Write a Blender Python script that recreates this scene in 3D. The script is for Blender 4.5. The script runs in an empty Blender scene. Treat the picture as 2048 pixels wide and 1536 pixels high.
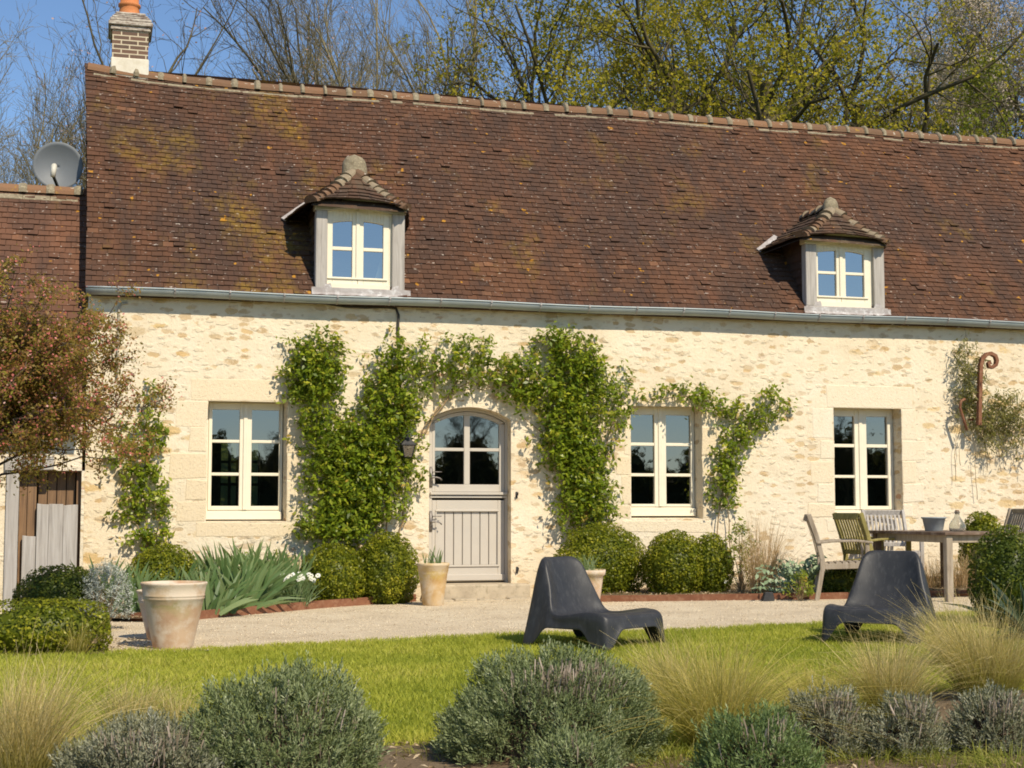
import bpy, math, random
import numpy as np
from mathutils import Vector, Matrix, noise as mnoise

random.seed(7)
scn = bpy.context.scene
COL = scn.collection
R = math.radians

# ------------------------------------------------------------------ camera, sky, sun, exposure
FPX, CX, CY, HOR = 3000.0, 1024.0, 768.0, 1019.0
YAW = math.atan(3000.0 / 10800.0)
PITCH = math.atan((HOR - CY) / FPX)
CAM = np.array([0.0, -17.8, 1.11])
FWD = np.array([math.sin(YAW) * math.cos(PITCH), math.cos(YAW) * math.cos(PITCH), math.sin(PITCH)])
RGT = np.array([math.cos(YAW), -math.sin(YAW), 0.0])
UPV = np.cross(RGT, FWD)

cd = bpy.data.cameras.new("camera")
cam = bpy.data.objects.new("camera", cd)
COL.objects.link(cam)
cd.sensor_width = 36.0
cd.lens = FPX / 2048.0 * 36.0
cd.clip_start = 0.1
cd.clip_end = 2000.0
cam.matrix_world = Matrix(((RGT[0], UPV[0], -FWD[0], CAM[0]), (RGT[1], UPV[1], -FWD[1], CAM[1]),
                           (RGT[2], UPV[2], -FWD[2], CAM[2]), (0, 0, 0, 1)))
scn.camera = cam

SUN_EL, SUN_AZ = R(45), R(19)          # azimuth to the right of the facade's outward normal
world = bpy.data.worlds.new("World")
scn.world = world
world.use_nodes = True
wn = world.node_tree
sky = wn.nodes.new("ShaderNodeTexSky")
sky.sky_type = 'NISHITA'
sky.sun_disc = False
sky.sun_elevation = SUN_EL
sky.sun_rotation = math.pi - SUN_AZ
sky.altitude = 300.0
sky.air_density = 1.0
sky.dust_density = 0.0
sky.ozone_density = 5.0
bg = wn.nodes["Background"]
wn.links.new(sky.outputs[0], bg.inputs[0])
bg.inputs[1].default_value = 0.115
sd = bpy.data.lights.new("sun", 'SUN')
sd.energy = 4.6
sd.angle = R(0.53)
sd.color = (1.0, 0.885, 0.70)
sun = bpy.data.objects.new("sun", sd)
COL.objects.link(sun)
SUNV = Vector((math.sin(SUN_AZ) * math.cos(SUN_EL), -math.cos(SUN_AZ) * math.cos(SUN_EL), math.sin(SUN_EL)))
sun.rotation_euler = SUNV.to_track_quat('Z', 'Y').to_euler()
scn.view_settings.view_transform = 'Standard'
scn.view_settings.look = 'None'
scn.view_settings.exposure = 0.22
scn.view_settings.gamma = 1.0
scn.render.engine = 'CYCLES'
scn.cycles.use_denoising = True
scn.cycles.filter_width = 1.8
scn.cycles.max_bounces = 8
scn.cycles.transparent_max_bounces = 16
scn.cycles.sample_clamp_indirect = 6.0


# ------------------------------------------------------------------ survey helpers: photo pixel -> place in the world
def ray(px, py):
    return FWD + RGT * ((px - CX) / FPX) + UPV * ((CY - py) / FPX)


def W(px, py, y=0.0):
    """point on the plane y = const (parallel to the facade)"""
    d = ray(px, py)
    t = (y - CAM[1]) / d[1]
    return CAM + d * t


def gz(x, y=0.0):
    x = np.minimum(np.asarray(x, float), 14.0)
    z = 0.0125 * np.log1p(np.exp(2 * (x - 3.5)))
    yy = np.clip((np.asarray(y, float) - 8.0) / 30.0, 0, 1)
    z = z + 5.0 * yy * yy * (3 - 2 * yy)
    return z


def G(px, py):
    """point on the ground"""
    d = ray(px, py)
    z = 0.0
    for _ in range(12):
        t = (z - CAM[2]) / d[2]
        p = CAM + d * t
        z = float(gz(p[0], p[1]))
    return np.array([p[0], p[1], z])


def mpp(p):
    """metres per photo pixel at a point"""
    return float(np.dot(np.asarray(p) - CAM, FWD)) / FPX


# ------------------------------------------------------------------ objects
def link(o, parent=None):
    COL.objects.link(o)
    if parent is not None:
        o.parent = parent
    return o


def tag(o, label=None, cat=None, group=None, kind=None):
    if label: o['label'] = label
    if cat: o['category'] = cat
    if group: o['group'] = group
    if kind: o['kind'] = kind
    return o


def thing(name, label, cat, loc=(0, 0, 0), rz=0.0, group=None):
    o = bpy.data.objects.new(name, None)
    o.empty_display_size = 0.2
    link(o)
    o.location = [float(c) for c in loc]
    o.rotation_euler = (0, 0, rz)
    return tag(o, label, cat, group)


def dup(root, loc, rz, label, group=None, scale=1.0):
    r = root.copy()
    link(r)
    r.location = [float(c) for c in loc]
    r.rotation_euler = (0, 0, rz)
    r.scale = (scale, scale, scale)
    r['label'] = label
    if group: r['group'] = group
    for ch in list(root.children):
        c = ch.copy()
        link(c, r)
        for g in ch.children:
            d = g.copy()
            link(d, c)
    return r


def mesh_np(name, V, F, mat, parent=None, tint=None, smooth=False, extra=None):
    """V (n,3), F (m,k) arrays -> one mesh object"""
    V = np.ascontiguousarray(V, dtype=np.float32)
    F = np.ascontiguousarray(F, dtype=np.int32)
    me = bpy.data.meshes.new(name)
    m, k = F.shape
    me.vertices.add(len(V)); me.vertices.foreach_set("co", V.ravel())
    me.loops.add(m * k); me.loops.foreach_set("vertex_index", F.ravel())
    me.polygons.add(m)
    me.polygons.foreach_set("loop_start", np.arange(0, m * k, k, dtype=np.int32))
    me.polygons.foreach_set("loop_total", np.full(m, k, dtype=np.int32))
    if smooth:
        me.polygons.foreach_set("use_smooth", np.ones(m, dtype=bool))
    me.update(calc_edges=True)
    if tint is not None:
        a = me.attributes.new("tint", 'FLOAT', 'POINT')
        a.data.foreach_set("value", np.ascontiguousarray(tint, dtype=np.float32))
    if extra is not None:
        a = me.attributes.new("along", 'FLOAT', 'POINT')
        a.data.foreach_set("value", np.ascontiguousarray(extra, dtype=np.float32))
    me.materials.append(mat)
    return link(bpy.data.objects.new(name, me), parent)


class MB:
    """collects shapes and builds them as one mesh object"""
    def __init__(s):
        s.v, s.f, s.t = [], [], []

    def add(s, vs, fs, tint=0.5):
        n = len(s.v)
        s.v.extend([tuple(float(c) for c in v) for v in vs])
        s.f.extend([tuple(i + n for i in f) for f in fs])
        s.t.extend([tint] * len(vs))
        return s

    def box(s, a, b, tint=0.5):
        x0, y0, z0 = a; x1, y1, z1 = b
        vs = [(x0, y0, z0), (x1, y0, z0), (x1, y1, z0), (x0, y1, z0), (x0, y0, z1), (x1, y0, z1), (x1, y1, z1), (x0, y1, z1)]
        return s.add(vs, [(0, 3, 2, 1), (4, 5, 6, 7), (0, 1, 5, 4), (1, 2, 6, 5), (2, 3, 7, 6), (3, 0, 4, 7)], tint)

    def bar(s, p0, p1, w, h, up=(0, 0, 1), tint=0.5):
        """rectangular bar from p0 to p1, w across, h along 'up'"""
        p0, p1, up = Vector(p0), Vector(p1), Vector(up)
        d = (p1 - p0).normalized()
        a = d.cross(up)
        if a.length < 1e-4: a = d.cross(Vector((1, 0, 0)))
        a.normalize(); b = a.cross(d).normalized()
        vs = []
        for p in (p0, p1):
            for sa, sb in ((-1, -1), (1, -1), (1, 1), (-1, 1)):
                vs.append(p + a * sa * w / 2 + b * sb * h / 2)
        return s.add(vs, [(3, 2, 1, 0), (4, 5, 6, 7), (0, 1, 5, 4), (1, 2, 6, 5), (2, 3, 7, 6), (3, 0, 4, 7)], tint)

    def prism(s, poly, y0, y1, tint=0.5):
        """polygon of (x, z), counter-clockwise seen from -y, extruded from y0 to y1"""
        n = len(poly)
        vs = [(x, y0, z) for x, z in poly] + [(x, y1, z) for x, z in poly]
        fs = [tuple(range(n)), tuple(range(2 * n - 1, n - 1, -1))]
        for i in range(n):
            j = (i + 1) % n
            fs.append((j, i, i + n, j + n))
        return s.add(vs, fs, tint)

    def tube(s, pts, rad, n=8, cap=True, tint=0.5):
        pts = [Vector(p) for p in pts]
        if not hasattr(rad, '__len__'): rad = [rad] * len(pts)
        vs, fs = [], []
        a = None
        for i, p in enumerate(pts):
            d = (pts[min(i + 1, len(pts) - 1)] - pts[max(i - 1, 0)]).normalized()
            if a is None:
                a = d.cross(Vector((0, 0, 1)) if abs(d.z) < 0.9 else Vector((1, 0, 0))).normalized()
            else:
                a = (a - d * a.dot(d)).normalized()
            b = d.cross(a)
            for k in range(n):
                w = 2 * math.pi * k / n
                vs.append(p + (a * math.cos(w) + b * math.sin(w)) * rad[i])
        for i in range(len(pts) - 1):
            for k in range(n):
                k2 = (k + 1) % n
                fs.append((i * n + k, i * n + k2, (i + 1) * n + k2, (i + 1) * n + k))
        if cap:
            fs.append(tuple(range(n - 1, -1, -1)))
            m = (len(pts) - 1) * n
            fs.append(tuple(range(m, m + n)))
        return s.add(vs, fs, tint)

    def lathe(s, prof, n=32, c=(0, 0, 0), tint=0.5):
        vs, fs = [], []
        for r, z in prof:
            for k in range(n):
                w = 2 * math.pi * k / n
                vs.append((c[0] + r * math.cos(w), c[1] + r * math.sin(w), c[2] + z))
        for i in range(len(prof) - 1):
            for k in range(n):
                k2 = (k + 1) % n
                fs.append((i * n + k, i * n + k2, (i + 1) * n + k2, (i + 1) * n + k))
        return s.add(vs, fs, tint)

    def build(s, name, mat, parent=None, off=None, smooth=False, bevel=0.0, seg=1):
        me = bpy.data.meshes.new(name)
        v = s.v
        if off is not None:
            v = [(a - off[0], b - off[1], c - off[2]) for a, b, c in v]
        me.from_pydata(v, [], s.f)
        at = me.attributes.new("tint", 'FLOAT', 'POINT')
        at.data.foreach_set("value", np.array(s.t, dtype=np.float32))
        if smooth:
            me.polygons.foreach_set("use_smooth", [True] * len(me.polygons))
        me.materials.append(mat)
        o = link(bpy.data.objects.new(name, me), parent)
        if bevel:
            b = o.modifiers.new("bevel", 'BEVEL'); b.width = bevel; b.segments = seg; b.limit_method = 'ANGLE'
        return o


# ------------------------------------------------------------------ material helpers
class NT:
    def __init__(s, name):
        s.mat = bpy.data.materials.new(name)
        s.mat.use_nodes = True
        s.nt = s.mat.node_tree
        s.b = s.nt.nodes["Principled BSDF"]
        s.out = s.nt.nodes["Material Output"]
        tc = s.nt.nodes.new("ShaderNodeTexCoord")
        s.obj = tc.outputs["Object"]

    def n(s, typ, ins=None, **props):
        nd = s.nt.nodes.new(typ)
        for k, v in props.items(): setattr(nd, k, v)
        for k, v in (ins or {}).items():
            if hasattr(v, 'is_output'): s.nt.links.new(v, nd.inputs[k])
            else: nd.inputs[k].default_value = v
        return nd

    def lk(s, a, b): s.nt.links.new(a, b)

    def math(s, op, a, b=0.0, clamp=False):
        return s.n("ShaderNodeMath", {0: a, 1: b}, operation=op, use_clamp=clamp).outputs[0]

    def mapv(s, scale=(1, 1, 1), vec=None, loc=(0, 0, 0)):
        return s.n("ShaderNodeMapping", {"Vector": vec or s.obj, "Scale": scale, "Location": loc}).outputs[0]

    def noise(s, scale, detail=4, rough=0.55, vec=None, out=0, dist=0.0):
        return s.n("ShaderNodeTexNoise", {"Vector": vec or s.obj, "Scale": scale, "Detail": detail, "Roughness": rough, "Distortion": dist}).outputs[out]

    def vor(s, scale, vec=None, feature='F1', out="Distance", rnd=1.0):
        nd = s.n("ShaderNodeTexVoronoi", {"Vector": vec or s.obj, "Scale": scale, "Randomness": rnd}, feature=feature)
        return nd.outputs[out] if out else nd

    def ramp(s, fac, stops, interp='LINEAR'):
        nd = s.n("ShaderNodeValToRGB", {"Fac": fac})
        cr = nd.color_ramp
        cr.interpolation = interp
        while len(cr.elements) < len(stops): cr.elements.new(0.5)
        for e, (p, c) in zip(cr.elements, stops):
            e.position = p
            e.color = (c, c, c, 1) if not hasattr(c, '__len__') else (*c, 1)
        return nd.outputs[0]

    def mix(s, fac, a, b, mode='MIX'):
        nd = s.nt.nodes.new("ShaderNodeMixRGB")
        nd.blend_type = mode
        for k, v in ((0, fac), (1, a), (2, b)):
            if hasattr(v, 'is_output'): s.lk(v, nd.inputs[k])
            elif k == 0: nd.inputs[0].default_value = v
            else: nd.inputs[k].default_value = (*v, 1)
        return nd.outputs[0]

    def attr(s, name="tint"):
        return s.n("ShaderNodeAttribute", attribute_name=name).outputs["Fac"]

    def bump(s, h, strength=0.3, dist=0.01, normal=None):
        nd = s.n("ShaderNodeBump", {"Height": h, "Strength": strength, "Distance": dist})
        if normal is not None: s.lk(normal, nd.inputs["Normal"])
        return nd.outputs[0]

    def set(s, color=None, rough=None, normal=None, metal=None, spec=None):
        for k, v in (("Base Color", color), ("Roughness", rough), ("Normal", normal), ("Metallic", metal), ("Specular IOR Level", spec)):
            if v is None: continue
            if hasattr(v, 'is_output'): s.lk(v, s.b.inputs[k])
            elif k == "Base Color": s.b.inputs[k].default_value = (*v, 1)
            else: s.b.inputs[k].default_value = v
        return s.mat


def sep(m, vec=None):
    return m.n("ShaderNodeSeparateXYZ", {0: vec or m.obj}).outputs


# ---- rubble stone wall in lime mortar
def mat_rubble():
    m = NT("rubble_wall")
    warp = m.noise(5.0, 4, 0.65, out=1)
    vec = m.mix(0.14, m.mapv((1.0, 1.0, 2.3)), warp, 'ADD')
    v1 = m.vor(5.6, vec, out=None)
    cell = m.n("ShaderNodeSeparateColor", {0: v1.outputs["Color"]}).outputs
    edge = m.noise(22, 4, 0.65)
    d = m.math('ADD', v1.outputs["Distance"], m.math('MULTIPLY', m.math('SUBTRACT', edge, 0.5), 0.55))
    zone = m.noise(0.7, 2, 0.5)
    size = m.math('MULTIPLY', m.math('ADD', cell[0], m.math('SUBTRACT', zone, 0.56)), 0.62)
    mask = m.math('MULTIPLY', m.math('SUBTRACT', size, d), 9.0, True)
    mask = m.math('MULTIPLY', mask, m.math('MULTIPLY', m.math('SUBTRACT', m.noise(9, 4, 0.6), 0.30), 6.0, True))
    stone = m.ramp(cell[1], [(0.0, (0.30, 0.185, 0.09)), (0.22, (0.50, 0.31, 0.115)), (0.45, (0.42, 0.30, 0.17)), (0.62, (0.56, 0.33, 0.085)),
                             (0.8, (0.48, 0.38, 0.25)), (0.93, (0.44, 0.17, 0.07)), (1.0, (0.32, 0.235, 0.16))])
    stone = m.mix(m.math('MULTIPLY', m.noise(30, 4, 0.7), 0.30), stone, (0.74, 0.60, 0.40))
    mort = m.ramp(m.noise(1.3, 5, 0.6), [(0.3, (0.68, 0.55, 0.375)), (0.5, (0.755, 0.645, 0.465)), (0.7, (0.79, 0.695, 0.535))])
    mort = m.mix(m.math('MULTIPLY', m.noise(14, 5, 0.7), 0.5), mort, (0.82, 0.73, 0.56))
    # second family of small flush pale stones
    v2 = m.vor(11.0, m.mix(0.08, m.mapv((1.0, 1.0, 1.7), loc=(3, 1, 2)), warp, 'ADD'), out=None)
    c2 = m.n("ShaderNodeSeparateColor", {0: v2.outputs["Color"]}).outputs
    m2 = m.math('MULTIPLY', m.math('SUBTRACT', m.math('MULTIPLY', m.math('SUBTRACT', c2[0], 0.62), 1.0),
                                   m.math('ADD', v2.outputs["Distance"], m.math('MULTIPLY', m.math('SUBTRACT', edge, 0.5), 0.4))), 8.0, True)
    s2 = m.ramp(c2[1], [(0, (0.52, 0.38, 0.22)), (0.5, (0.66, 0.55, 0.38)), (1, (0.62, 0.40, 0.24))])
    colr = m.mix(m.math('MULTIPLY', m2, 0.8), mort, s2)
    v4 = m.vor(7.5, m.mix(0.10, m.mapv((1.0, 1.0, 2.0), loc=(6, 2, 8)), warp, 'ADD'), out=None)
    c4 = m.n("ShaderNodeSeparateColor", {0: v4.outputs["Color"]}).outputs
    m4 = m.math('MULTIPLY', m.math('SUBTRACT', m.math('MULTIPLY', m.math('ADD', c4[0], 0.1), 0.5), m.math('ADD', v4.outputs["Distance"], m.math('MULTIPLY', m.math('SUBTRACT', edge, 0.5), 0.6))), 6.0, True)
    colr = m.mix(m.math('MULTIPLY', m4, 0.36), colr, m.ramp(c4[1], [(0, (0.56, 0.44, 0.28)), (0.5, (0.68, 0.57, 0.40)), (1, (0.62, 0.46, 0.28))]))
    colr = m.mix(m.math('MULTIPLY', mask, m.math('ADD', 0.42, m.math('MULTIPLY', cell[2], 0.45))), colr, stone)
    v3 = m.vor(2.7, m.mix(0.10, m.mapv((1.0, 1.0, 2.9), loc=(1, 0, 5)), warp, 'ADD'), out=None)
    c3 = m.n("ShaderNodeSeparateColor", {0: v3.outputs["Color"]}).outputs
    xx = sep(m)[0]
    where = m.math('MAXIMUM', m.ramp(m.math('DIVIDE', xx, 4.0), [(0.22, 1.0), (0.42, 0.0)]), m.ramp(m.math('DIVIDE', m.math('SUBTRACT', xx, 8.0), 4.0), [(0.2, 0.0), (0.5, 0.8)]))
    m3 = m.math('MULTIPLY', m.math('SUBTRACT', m.math('MULTIPLY', m.math('SUBTRACT', m.math('ADD', c3[0], m.math('MULTIPLY', where, 0.35)), 0.74), 1.0), m.math('ADD', v3.outputs["Distance"], m.math('MULTIPLY', m.math('SUBTRACT', edge, 0.5), 0.5))), 9.0, True)
    colr = m.mix(m.math('MULTIPLY', m3, m.math('MULTIPLY', where, 0.85)), colr, m.ramp(c3[1], [(0, (0.58, 0.40, 0.17)), (0.5, (0.66, 0.47, 0.21)), (1, (0.56, 0.44, 0.28))]))
    pits = m.ramp(m.noise(38, 3, 0.7, vec=m.mapv((1, 1, 2.2))), [(0.30, 1.0), (0.36, 0.0)])
    colr = m.mix(m.math('MULTIPLY', pits, 0.55), colr, (0.42, 0.30, 0.18))
    # damp splash band and green tinge low on the wall
    z = sep(m)[2]
    low = m.math('MULTIPLY', m.ramp(m.math('DIVIDE', z, 1.0), [(0.1, 1.0), (0.75, 0.0)]), m.noise(3, 4, 0.6))
    colr = m.mix(m.math('MULTIPLY', low, 0.5), colr, (0.52, 0.41, 0.26))
    h = m.math('ADD', m.math('MULTIPLY', m.noise(26, 6, 0.7), 0.55), m.math('MULTIPLY', m.math('ADD', mask, m2), -0.10))
    h = m.math('SUBTRACT', m.math('ADD', h, m.math('MULTIPLY', m4, 0.3)), m.math('MULTIPLY', pits, 0.6))
    h = m.math('ADD', h, m.math('MULTIPLY', m.noise(5, 3, 0.5), 0.8))
    return m.set(colr, 0.92, m.bump(h, 0.85, 0.022), spec=0.2)


def mat_ashlar():
    m = NT("dressed_limestone")
    t = m.attr()
    base = m.ramp(t, [(0, (0.74, 0.61, 0.42)), (0.35, (0.78, 0.66, 0.47)), (0.7, (0.80, 0.71, 0.54)), (1, (0.82, 0.75, 0.61))])
    base = m.mix(m.math('MULTIPLY', m.noise(6, 5, 0.65), 0.75), base, (0.72, 0.585, 0.385))
    pits = m.ramp(m.noise(42, 3, 0.7, vec=m.mapv((1, 1, 1.6))), [(0.31, 1.0), (0.38, 0.0)])
    base = m.mix(m.math('MULTIPLY', pits, 0.55), base, (0.46, 0.34, 0.20))
    h = m.math('SUBTRACT', m.noise(30, 5, 0.7), m.math('MULTIPLY', pits, 0.7))
    return m.set(base, 0.92, m.bump(h, 0.6, 0.016), spec=0.2)


def mat_tile(name="clay_tile", moss=1.0, warm=0.0, grey=0.0):
    m = NT(name)
    t = m.attr()
    base = m.ramp(t, [(0.0, (0.044, 0.024, 0.015)), (0.2, (0.074, 0.036, 0.019)), (0.5, (0.112, 0.050, 0.024)), (0.8, (0.152, 0.067, 0.031)),
                      (0.93, (0.20, 0.098, 0.050)), (1.0, (0.29, 0.13, 0.058))])
    if grey: base = m.mix(m.ramp(m.noise(7, 4, 0.65, vec=m.mapv(loc=(4, 1, 6))), [(0.35, 0.15), (0.62, grey)]), base, (0.135, 0.115, 0.075))
    if warm: base = m.mix(warm, base, (0.30, 0.14, 0.085))
    big = m.noise(0.55, 4, 0.6)
    base = m.mix(m.ramp(big, [(0.40, 0.0), (0.60, 0.65)]), base, (0.050, 0.034, 0.027))
    streak = m.noise(2.6, 5, 0.65, vec=m.mapv((1.6, 0.35, 0.35), loc=(3, 3, 3)))
    base = m.mix(m.ramp(streak, [(0.50, 0.0), (0.66, 0.72)]), base, (0.042, 0.030, 0.025))
    base = m.mix(m.ramp(streak, [(0.30, 0.6), (0.46, 0.0)]), base, (0.165, 0.068, 0.033))
    fine = m.noise(16, 5, 0.7)
    base = m.mix(m.math('MULTIPLY', fine, 0.55), base, (0.10, 0.052, 0.034))
    # ochre moss and lichen in patches, running down the slope, thickest left of the first dormer and beside each dormer
    x, y, z = sep(m)[0], sep(m)[1], sep(m)[2]
    def near(cx, w):
        return m.math('SUBTRACT', 1.0, m.math('ABSOLUTE', m.math('DIVIDE', m.math('SUBTRACT', x, cx), w)), True)
    place = m.math('ADD', m.math('MULTIPLY', near(1.6, 1.7), 0.20), m.math('MULTIPLY', near(8.3, 0.9), 0.09))
    mz = m.noise(1.1, 5, 0.62, vec=m.mapv((1.15, 0.75, 0.75)))
    mossf = m.math('MULTIPLY', m.math('SUBTRACT', m.math('ADD', mz, place), 0.60), 7.0, True)
    mossf = m.math('MULTIPLY', mossf, m.ramp(m.noise(11, 4, 0.7), [(0.40, 0.0), (0.56, 1.0)]))
    base = m.mix(m.math('MULTIPLY', mossf, 0.62 * moss), base, (0.24, 0.145, 0.018))
    lich = m.ramp(m.noise(7.5, 2, 0.5, vec=m.mapv((1, 1, 1), loc=(5, 2, 1))), [(0.715, 0.0), (0.74, 1.0)])
    base = m.mix(m.math('MULTIPLY', lich, 0.9), base, (0.42, 0.20, 0.02))
    wv = m.mapv((0.75, 1.0, 1.3), loc=(9, 1, 3))
    white = m.ramp(m.noise(22, 3, 0.6, vec=wv), [(0.655, 0.0), (0.695, 1.0)])
    wz = m.ramp(m.noise(0.9, 3, 0.6, vec=m.mapv((1, 1, 1), loc=(2, 7, 1))), [(0.35, 0.25), (0.62, 1.0)])
    base = m.mix(m.math('MULTIPLY', m.math('MULTIPLY', white, wz), 0.85), base, (0.52, 0.45, 0.38))
    return m.set(base, 0.9, m.bump(m.noise(45, 5, 0.7), 0.5, 0.008), spec=0.25)


def mat_ridge():
    m = NT("ridge_tile")
    t = m.attr()
    base = m.ramp(t, [(0, (0.13, 0.070, 0.042)), (0.5, (0.24, 0.115, 0.060)), (0.62, (0.28, 0.14, 0.072)), (0.70, (0.30, 0.25, 0.17)), (1.0, (0.36, 0.31, 0.22))])
    base = m.mix(m.math('MULTIPLY', m.noise(12, 5, 0.7), 0.8), base, (0.19, 0.13, 0.08))
    l = m.ramp(m.noise(6, 3, 0.6), [(0.66, 0.0), (0.70, 1.0)])
    base = m.mix(m.math('MULTIPLY', l, 0.7), base, (0.38, 0.22, 0.03))
    w = m.ramp(m.noise(14, 3, 0.6, vec=m.mapv(loc=(4, 4, 4))), [(0.64, 0.0), (0.68, 0.8)])
    base = m.mix(w, base, (0.52, 0.47, 0.38))
    return m.set(base, 0.92, m.bump(m.noise(30, 5, 0.7), 0.6, 0.012), spec=0.2)


def plain(name, c1, c2=None, scale=8, rough=0.6, bump=0.0, bscale=40, metal=0.0, spec=0.4, stretch=(1, 1, 1), c3=None):
    m = NT(name)
    c = c1
    if c2 is not None:
        f = m.ramp(m.noise(scale, 5, 0.6, vec=m.mapv(stretch)), [(0.35, 0.0), (0.65, 1.0)])
        c = m.mix(f, c1, c2)
    if c3 is not None:
        f = m.ramp(m.noise(scale * 2.3, 4, 0.7, vec=m.mapv(stretch, loc=(7, 3, 5))), [(0.52, 0.0), (0.66, 1.0)])
        c = m.mix(m.math('MULTIPLY', f, 0.8), c, c3)
    nrm = m.bump(m.noise(bscale, 5, 0.7, vec=m.mapv(stretch)), bump, 0.01) if bump else None
    return m.set(c, rough, nrm, metal, spec)


LEAF = 1.4


def leafmat(name, stops, trans=0.35, rough=0.5, along=None, gloss=0.25):
    m = NT(name)
    c = m.ramp(m.attr(), [(p, tuple(min(0.85, k * LEAF) for k in q)) for p, q in stops])
    if along is not None:
        c = m.mix(m.ramp(m.attr("along"), along[0]), c, tuple(k * LEAF for k in along[1]))
    m.set(c, rough, spec=gloss)
    if trans:
        tr = m.n("ShaderNodeBsdfTranslucent", {"Color": m.mix(0.45, c, (0.55, 0.60, 0.08), 'MIX')})
        mx = m.n("ShaderNodeMixShader", {0: trans, 1: m.b.outputs[0], 2: tr.outputs[0]})
        m.lk(mx.outputs[0], m.out.inputs[0])
    return m.mat


def mat_glass(name="window_glass", refl=0.20, wob=0.003):
    m = NT(name)
    nrm = m.bump(m.noise(3.0, 2, 0.4), 0.25, wob)
    lw = m.n("ShaderNodeLayerWeight", {"Blend": 0.25, "Normal": nrm}).outputs["Fresnel"]
    fac = m.math('ADD', m.math('MULTIPLY', lw, 0.8), refl, True)
    gl = m.n("ShaderNodeBsdfGlossy", {"Color": (1.0, 0.97, 0.92, 1), "Roughness": 0.012, "Normal": nrm})
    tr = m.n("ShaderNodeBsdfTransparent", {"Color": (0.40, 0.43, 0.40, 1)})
    mx = m.n("ShaderNodeMixShader", {0: fac, 1: tr.outputs[0], 2: gl.outputs[0]})
    m.lk(mx.outputs[0], m.out.inputs[0])
    return m.mat


def mat_brick():
    m = NT("chimney_brick")
    br = m.n("ShaderNodeTexBrick", {"Vector": m.n("ShaderNodeMapping", {"Vector": m.obj, "Rotation": (R(90), 0, 0)}).outputs[0],
                                    "Color1": (0.15, 0.085, 0.06, 1), "Color2": (0.085, 0.06, 0.05, 1), "Mortar": (0.66, 0.58, 0.42, 1),
                                    "Scale": 1.0, "Mortar Size": 0.009, "Mortar Smooth": 0.2, "Brick Width": 0.215, "Row Height": 0.062})
    c = m.mix(m.math('MULTIPLY', m.noise(18, 4, 0.7), 0.5), br.outputs[0], (0.26, 0.17, 0.12))
    return m.set(c, 0.9, m.bump(m.math('ADD', m.noise(40, 4, 0.7), br.outputs[1]), 0.5, 0.008), spec=0.2)


def mat_wood(name, c1, c2, c3, stretch=(14, 14, 0.8), rough=0.8):
    m = NT(name)
    v = m.mapv(stretch)
    g = m.noise(2.2, 6, 0.65, vec=v, dist=0.6)
    c = m.ramp(g, [(0.28, c1), (0.5, c2), (0.72, c3)])
    c = m.mix(m.math('MULTIPLY', m.noise(3, 4, 0.6), 0.35), c, c1)
    return m.set(c, rough, m.bump(g, 0.35, 0.006), spec=0.2)


def mat_ground(name, stops, scale, bump=0.5, bscale=60, extra=None):
    m = NT(name)
    c = m.ramp(m.noise(scale, 6, 0.65), stops)
    f = m.ramp(m.noise(scale * 14, 4, 0.7), [(0.3, 0.0), (0.7, 1.0)])
    c = m.mix(m.math('MULTIPLY', f, 0.4), c, stops[-1][1])
    if extra:
        e = m.ramp(m.noise(extra[1], 3, 0.7), [(extra[2], 0.0), (extra[2] + 0.05, 1.0)])
        c = m.mix(e, c, extra[0])
    return m.set(c, 0.95, m.bump(m.noise(bscale, 6, 0.75), bump, 0.02), spec=0.15)


M = {}
M['rubble'] = mat_rubble()
M['ashlar'] = mat_ashlar()
M['tile'] = mat_tile()
M['tile_annex'] = mat_tile("clay_tile_outbuilding", 0.4, 0.35)
M['tile_dormer'] = mat_tile("mossy_dormer_tile", 0.8, 0.0, 0.75)
M['ridge'] = mat_ridge()
M['mortar'] = plain("lime_mortar", (0.28, 0.235, 0.16), (0.19, 0.155, 0.10), 14, 0.95, 0.6, 40, c3=(0.42, 0.36, 0.24))
M['brick'] = mat_brick()
M['brickcap'] = plain("chimney_cap_brick", (0.16, 0.10, 0.075), (0.55, 0.50, 0.42), 16, 0.9, 0.6, 30, stretch=(0.7, 0.7, 2.4), c3=(0.60, 0.55, 0.46))
M['limewash'] = plain("limewashed_base", (0.74, 0.69, 0.58), (0.62, 0.56, 0.44), 9, 0.9, 0.4, 30)
M['terra'] = plain("orange_clay", (0.50, 0.17, 0.055), (0.58, 0.22, 0.075), 9, 0.75, 0.15, 30)
M['cream'] = plain("cream_paint", (0.80, 0.735, 0.575), (0.77, 0.70, 0.54), 5, 0.45, 0.08, 30)
M['greige'] = plain("grey_beige_paint", (0.52, 0.475, 0.405), (0.50, 0.455, 0.39), 4, 0.45, 0.06, 40)
M['oldwood'] = mat_wood("weathered_grey_wood", (0.27, 0.245, 0.22), (0.44, 0.405, 0.365), (0.55, 0.52, 0.48))
M['bluewood'] = mat_wood("greyed_lintel_wood", (0.30, 0.30, 0.27), (0.42, 0.42, 0.38), (0.50, 0.49, 0.44), (0.8, 14, 14))
M['creamwood'] = mat_wood("old_cream_lintel", (0.52, 0.45, 0.31), (0.68, 0.61, 0.44), (0.74, 0.68, 0.52), (0.8, 14, 14))
M['brownwood'] = mat_wood("brown_plank", (0.13, 0.08, 0.05), (0.24, 0.145, 0.08), (0.33, 0.20, 0.105))
M['zinc'] = plain("zinc", (0.30, 0.345, 0.355), (0.37, 0.41, 0.41), 3, 0.5, 0.05, 20, 0.35, 0.5)
M['lead'] = plain("lead_flashing", (0.30, 0.265, 0.25), (0.42, 0.39, 0.37), 7, 0.6, 0.5, 14, 0.1, 0.4, c3=(0.60, 0.59, 0.58))
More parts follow.
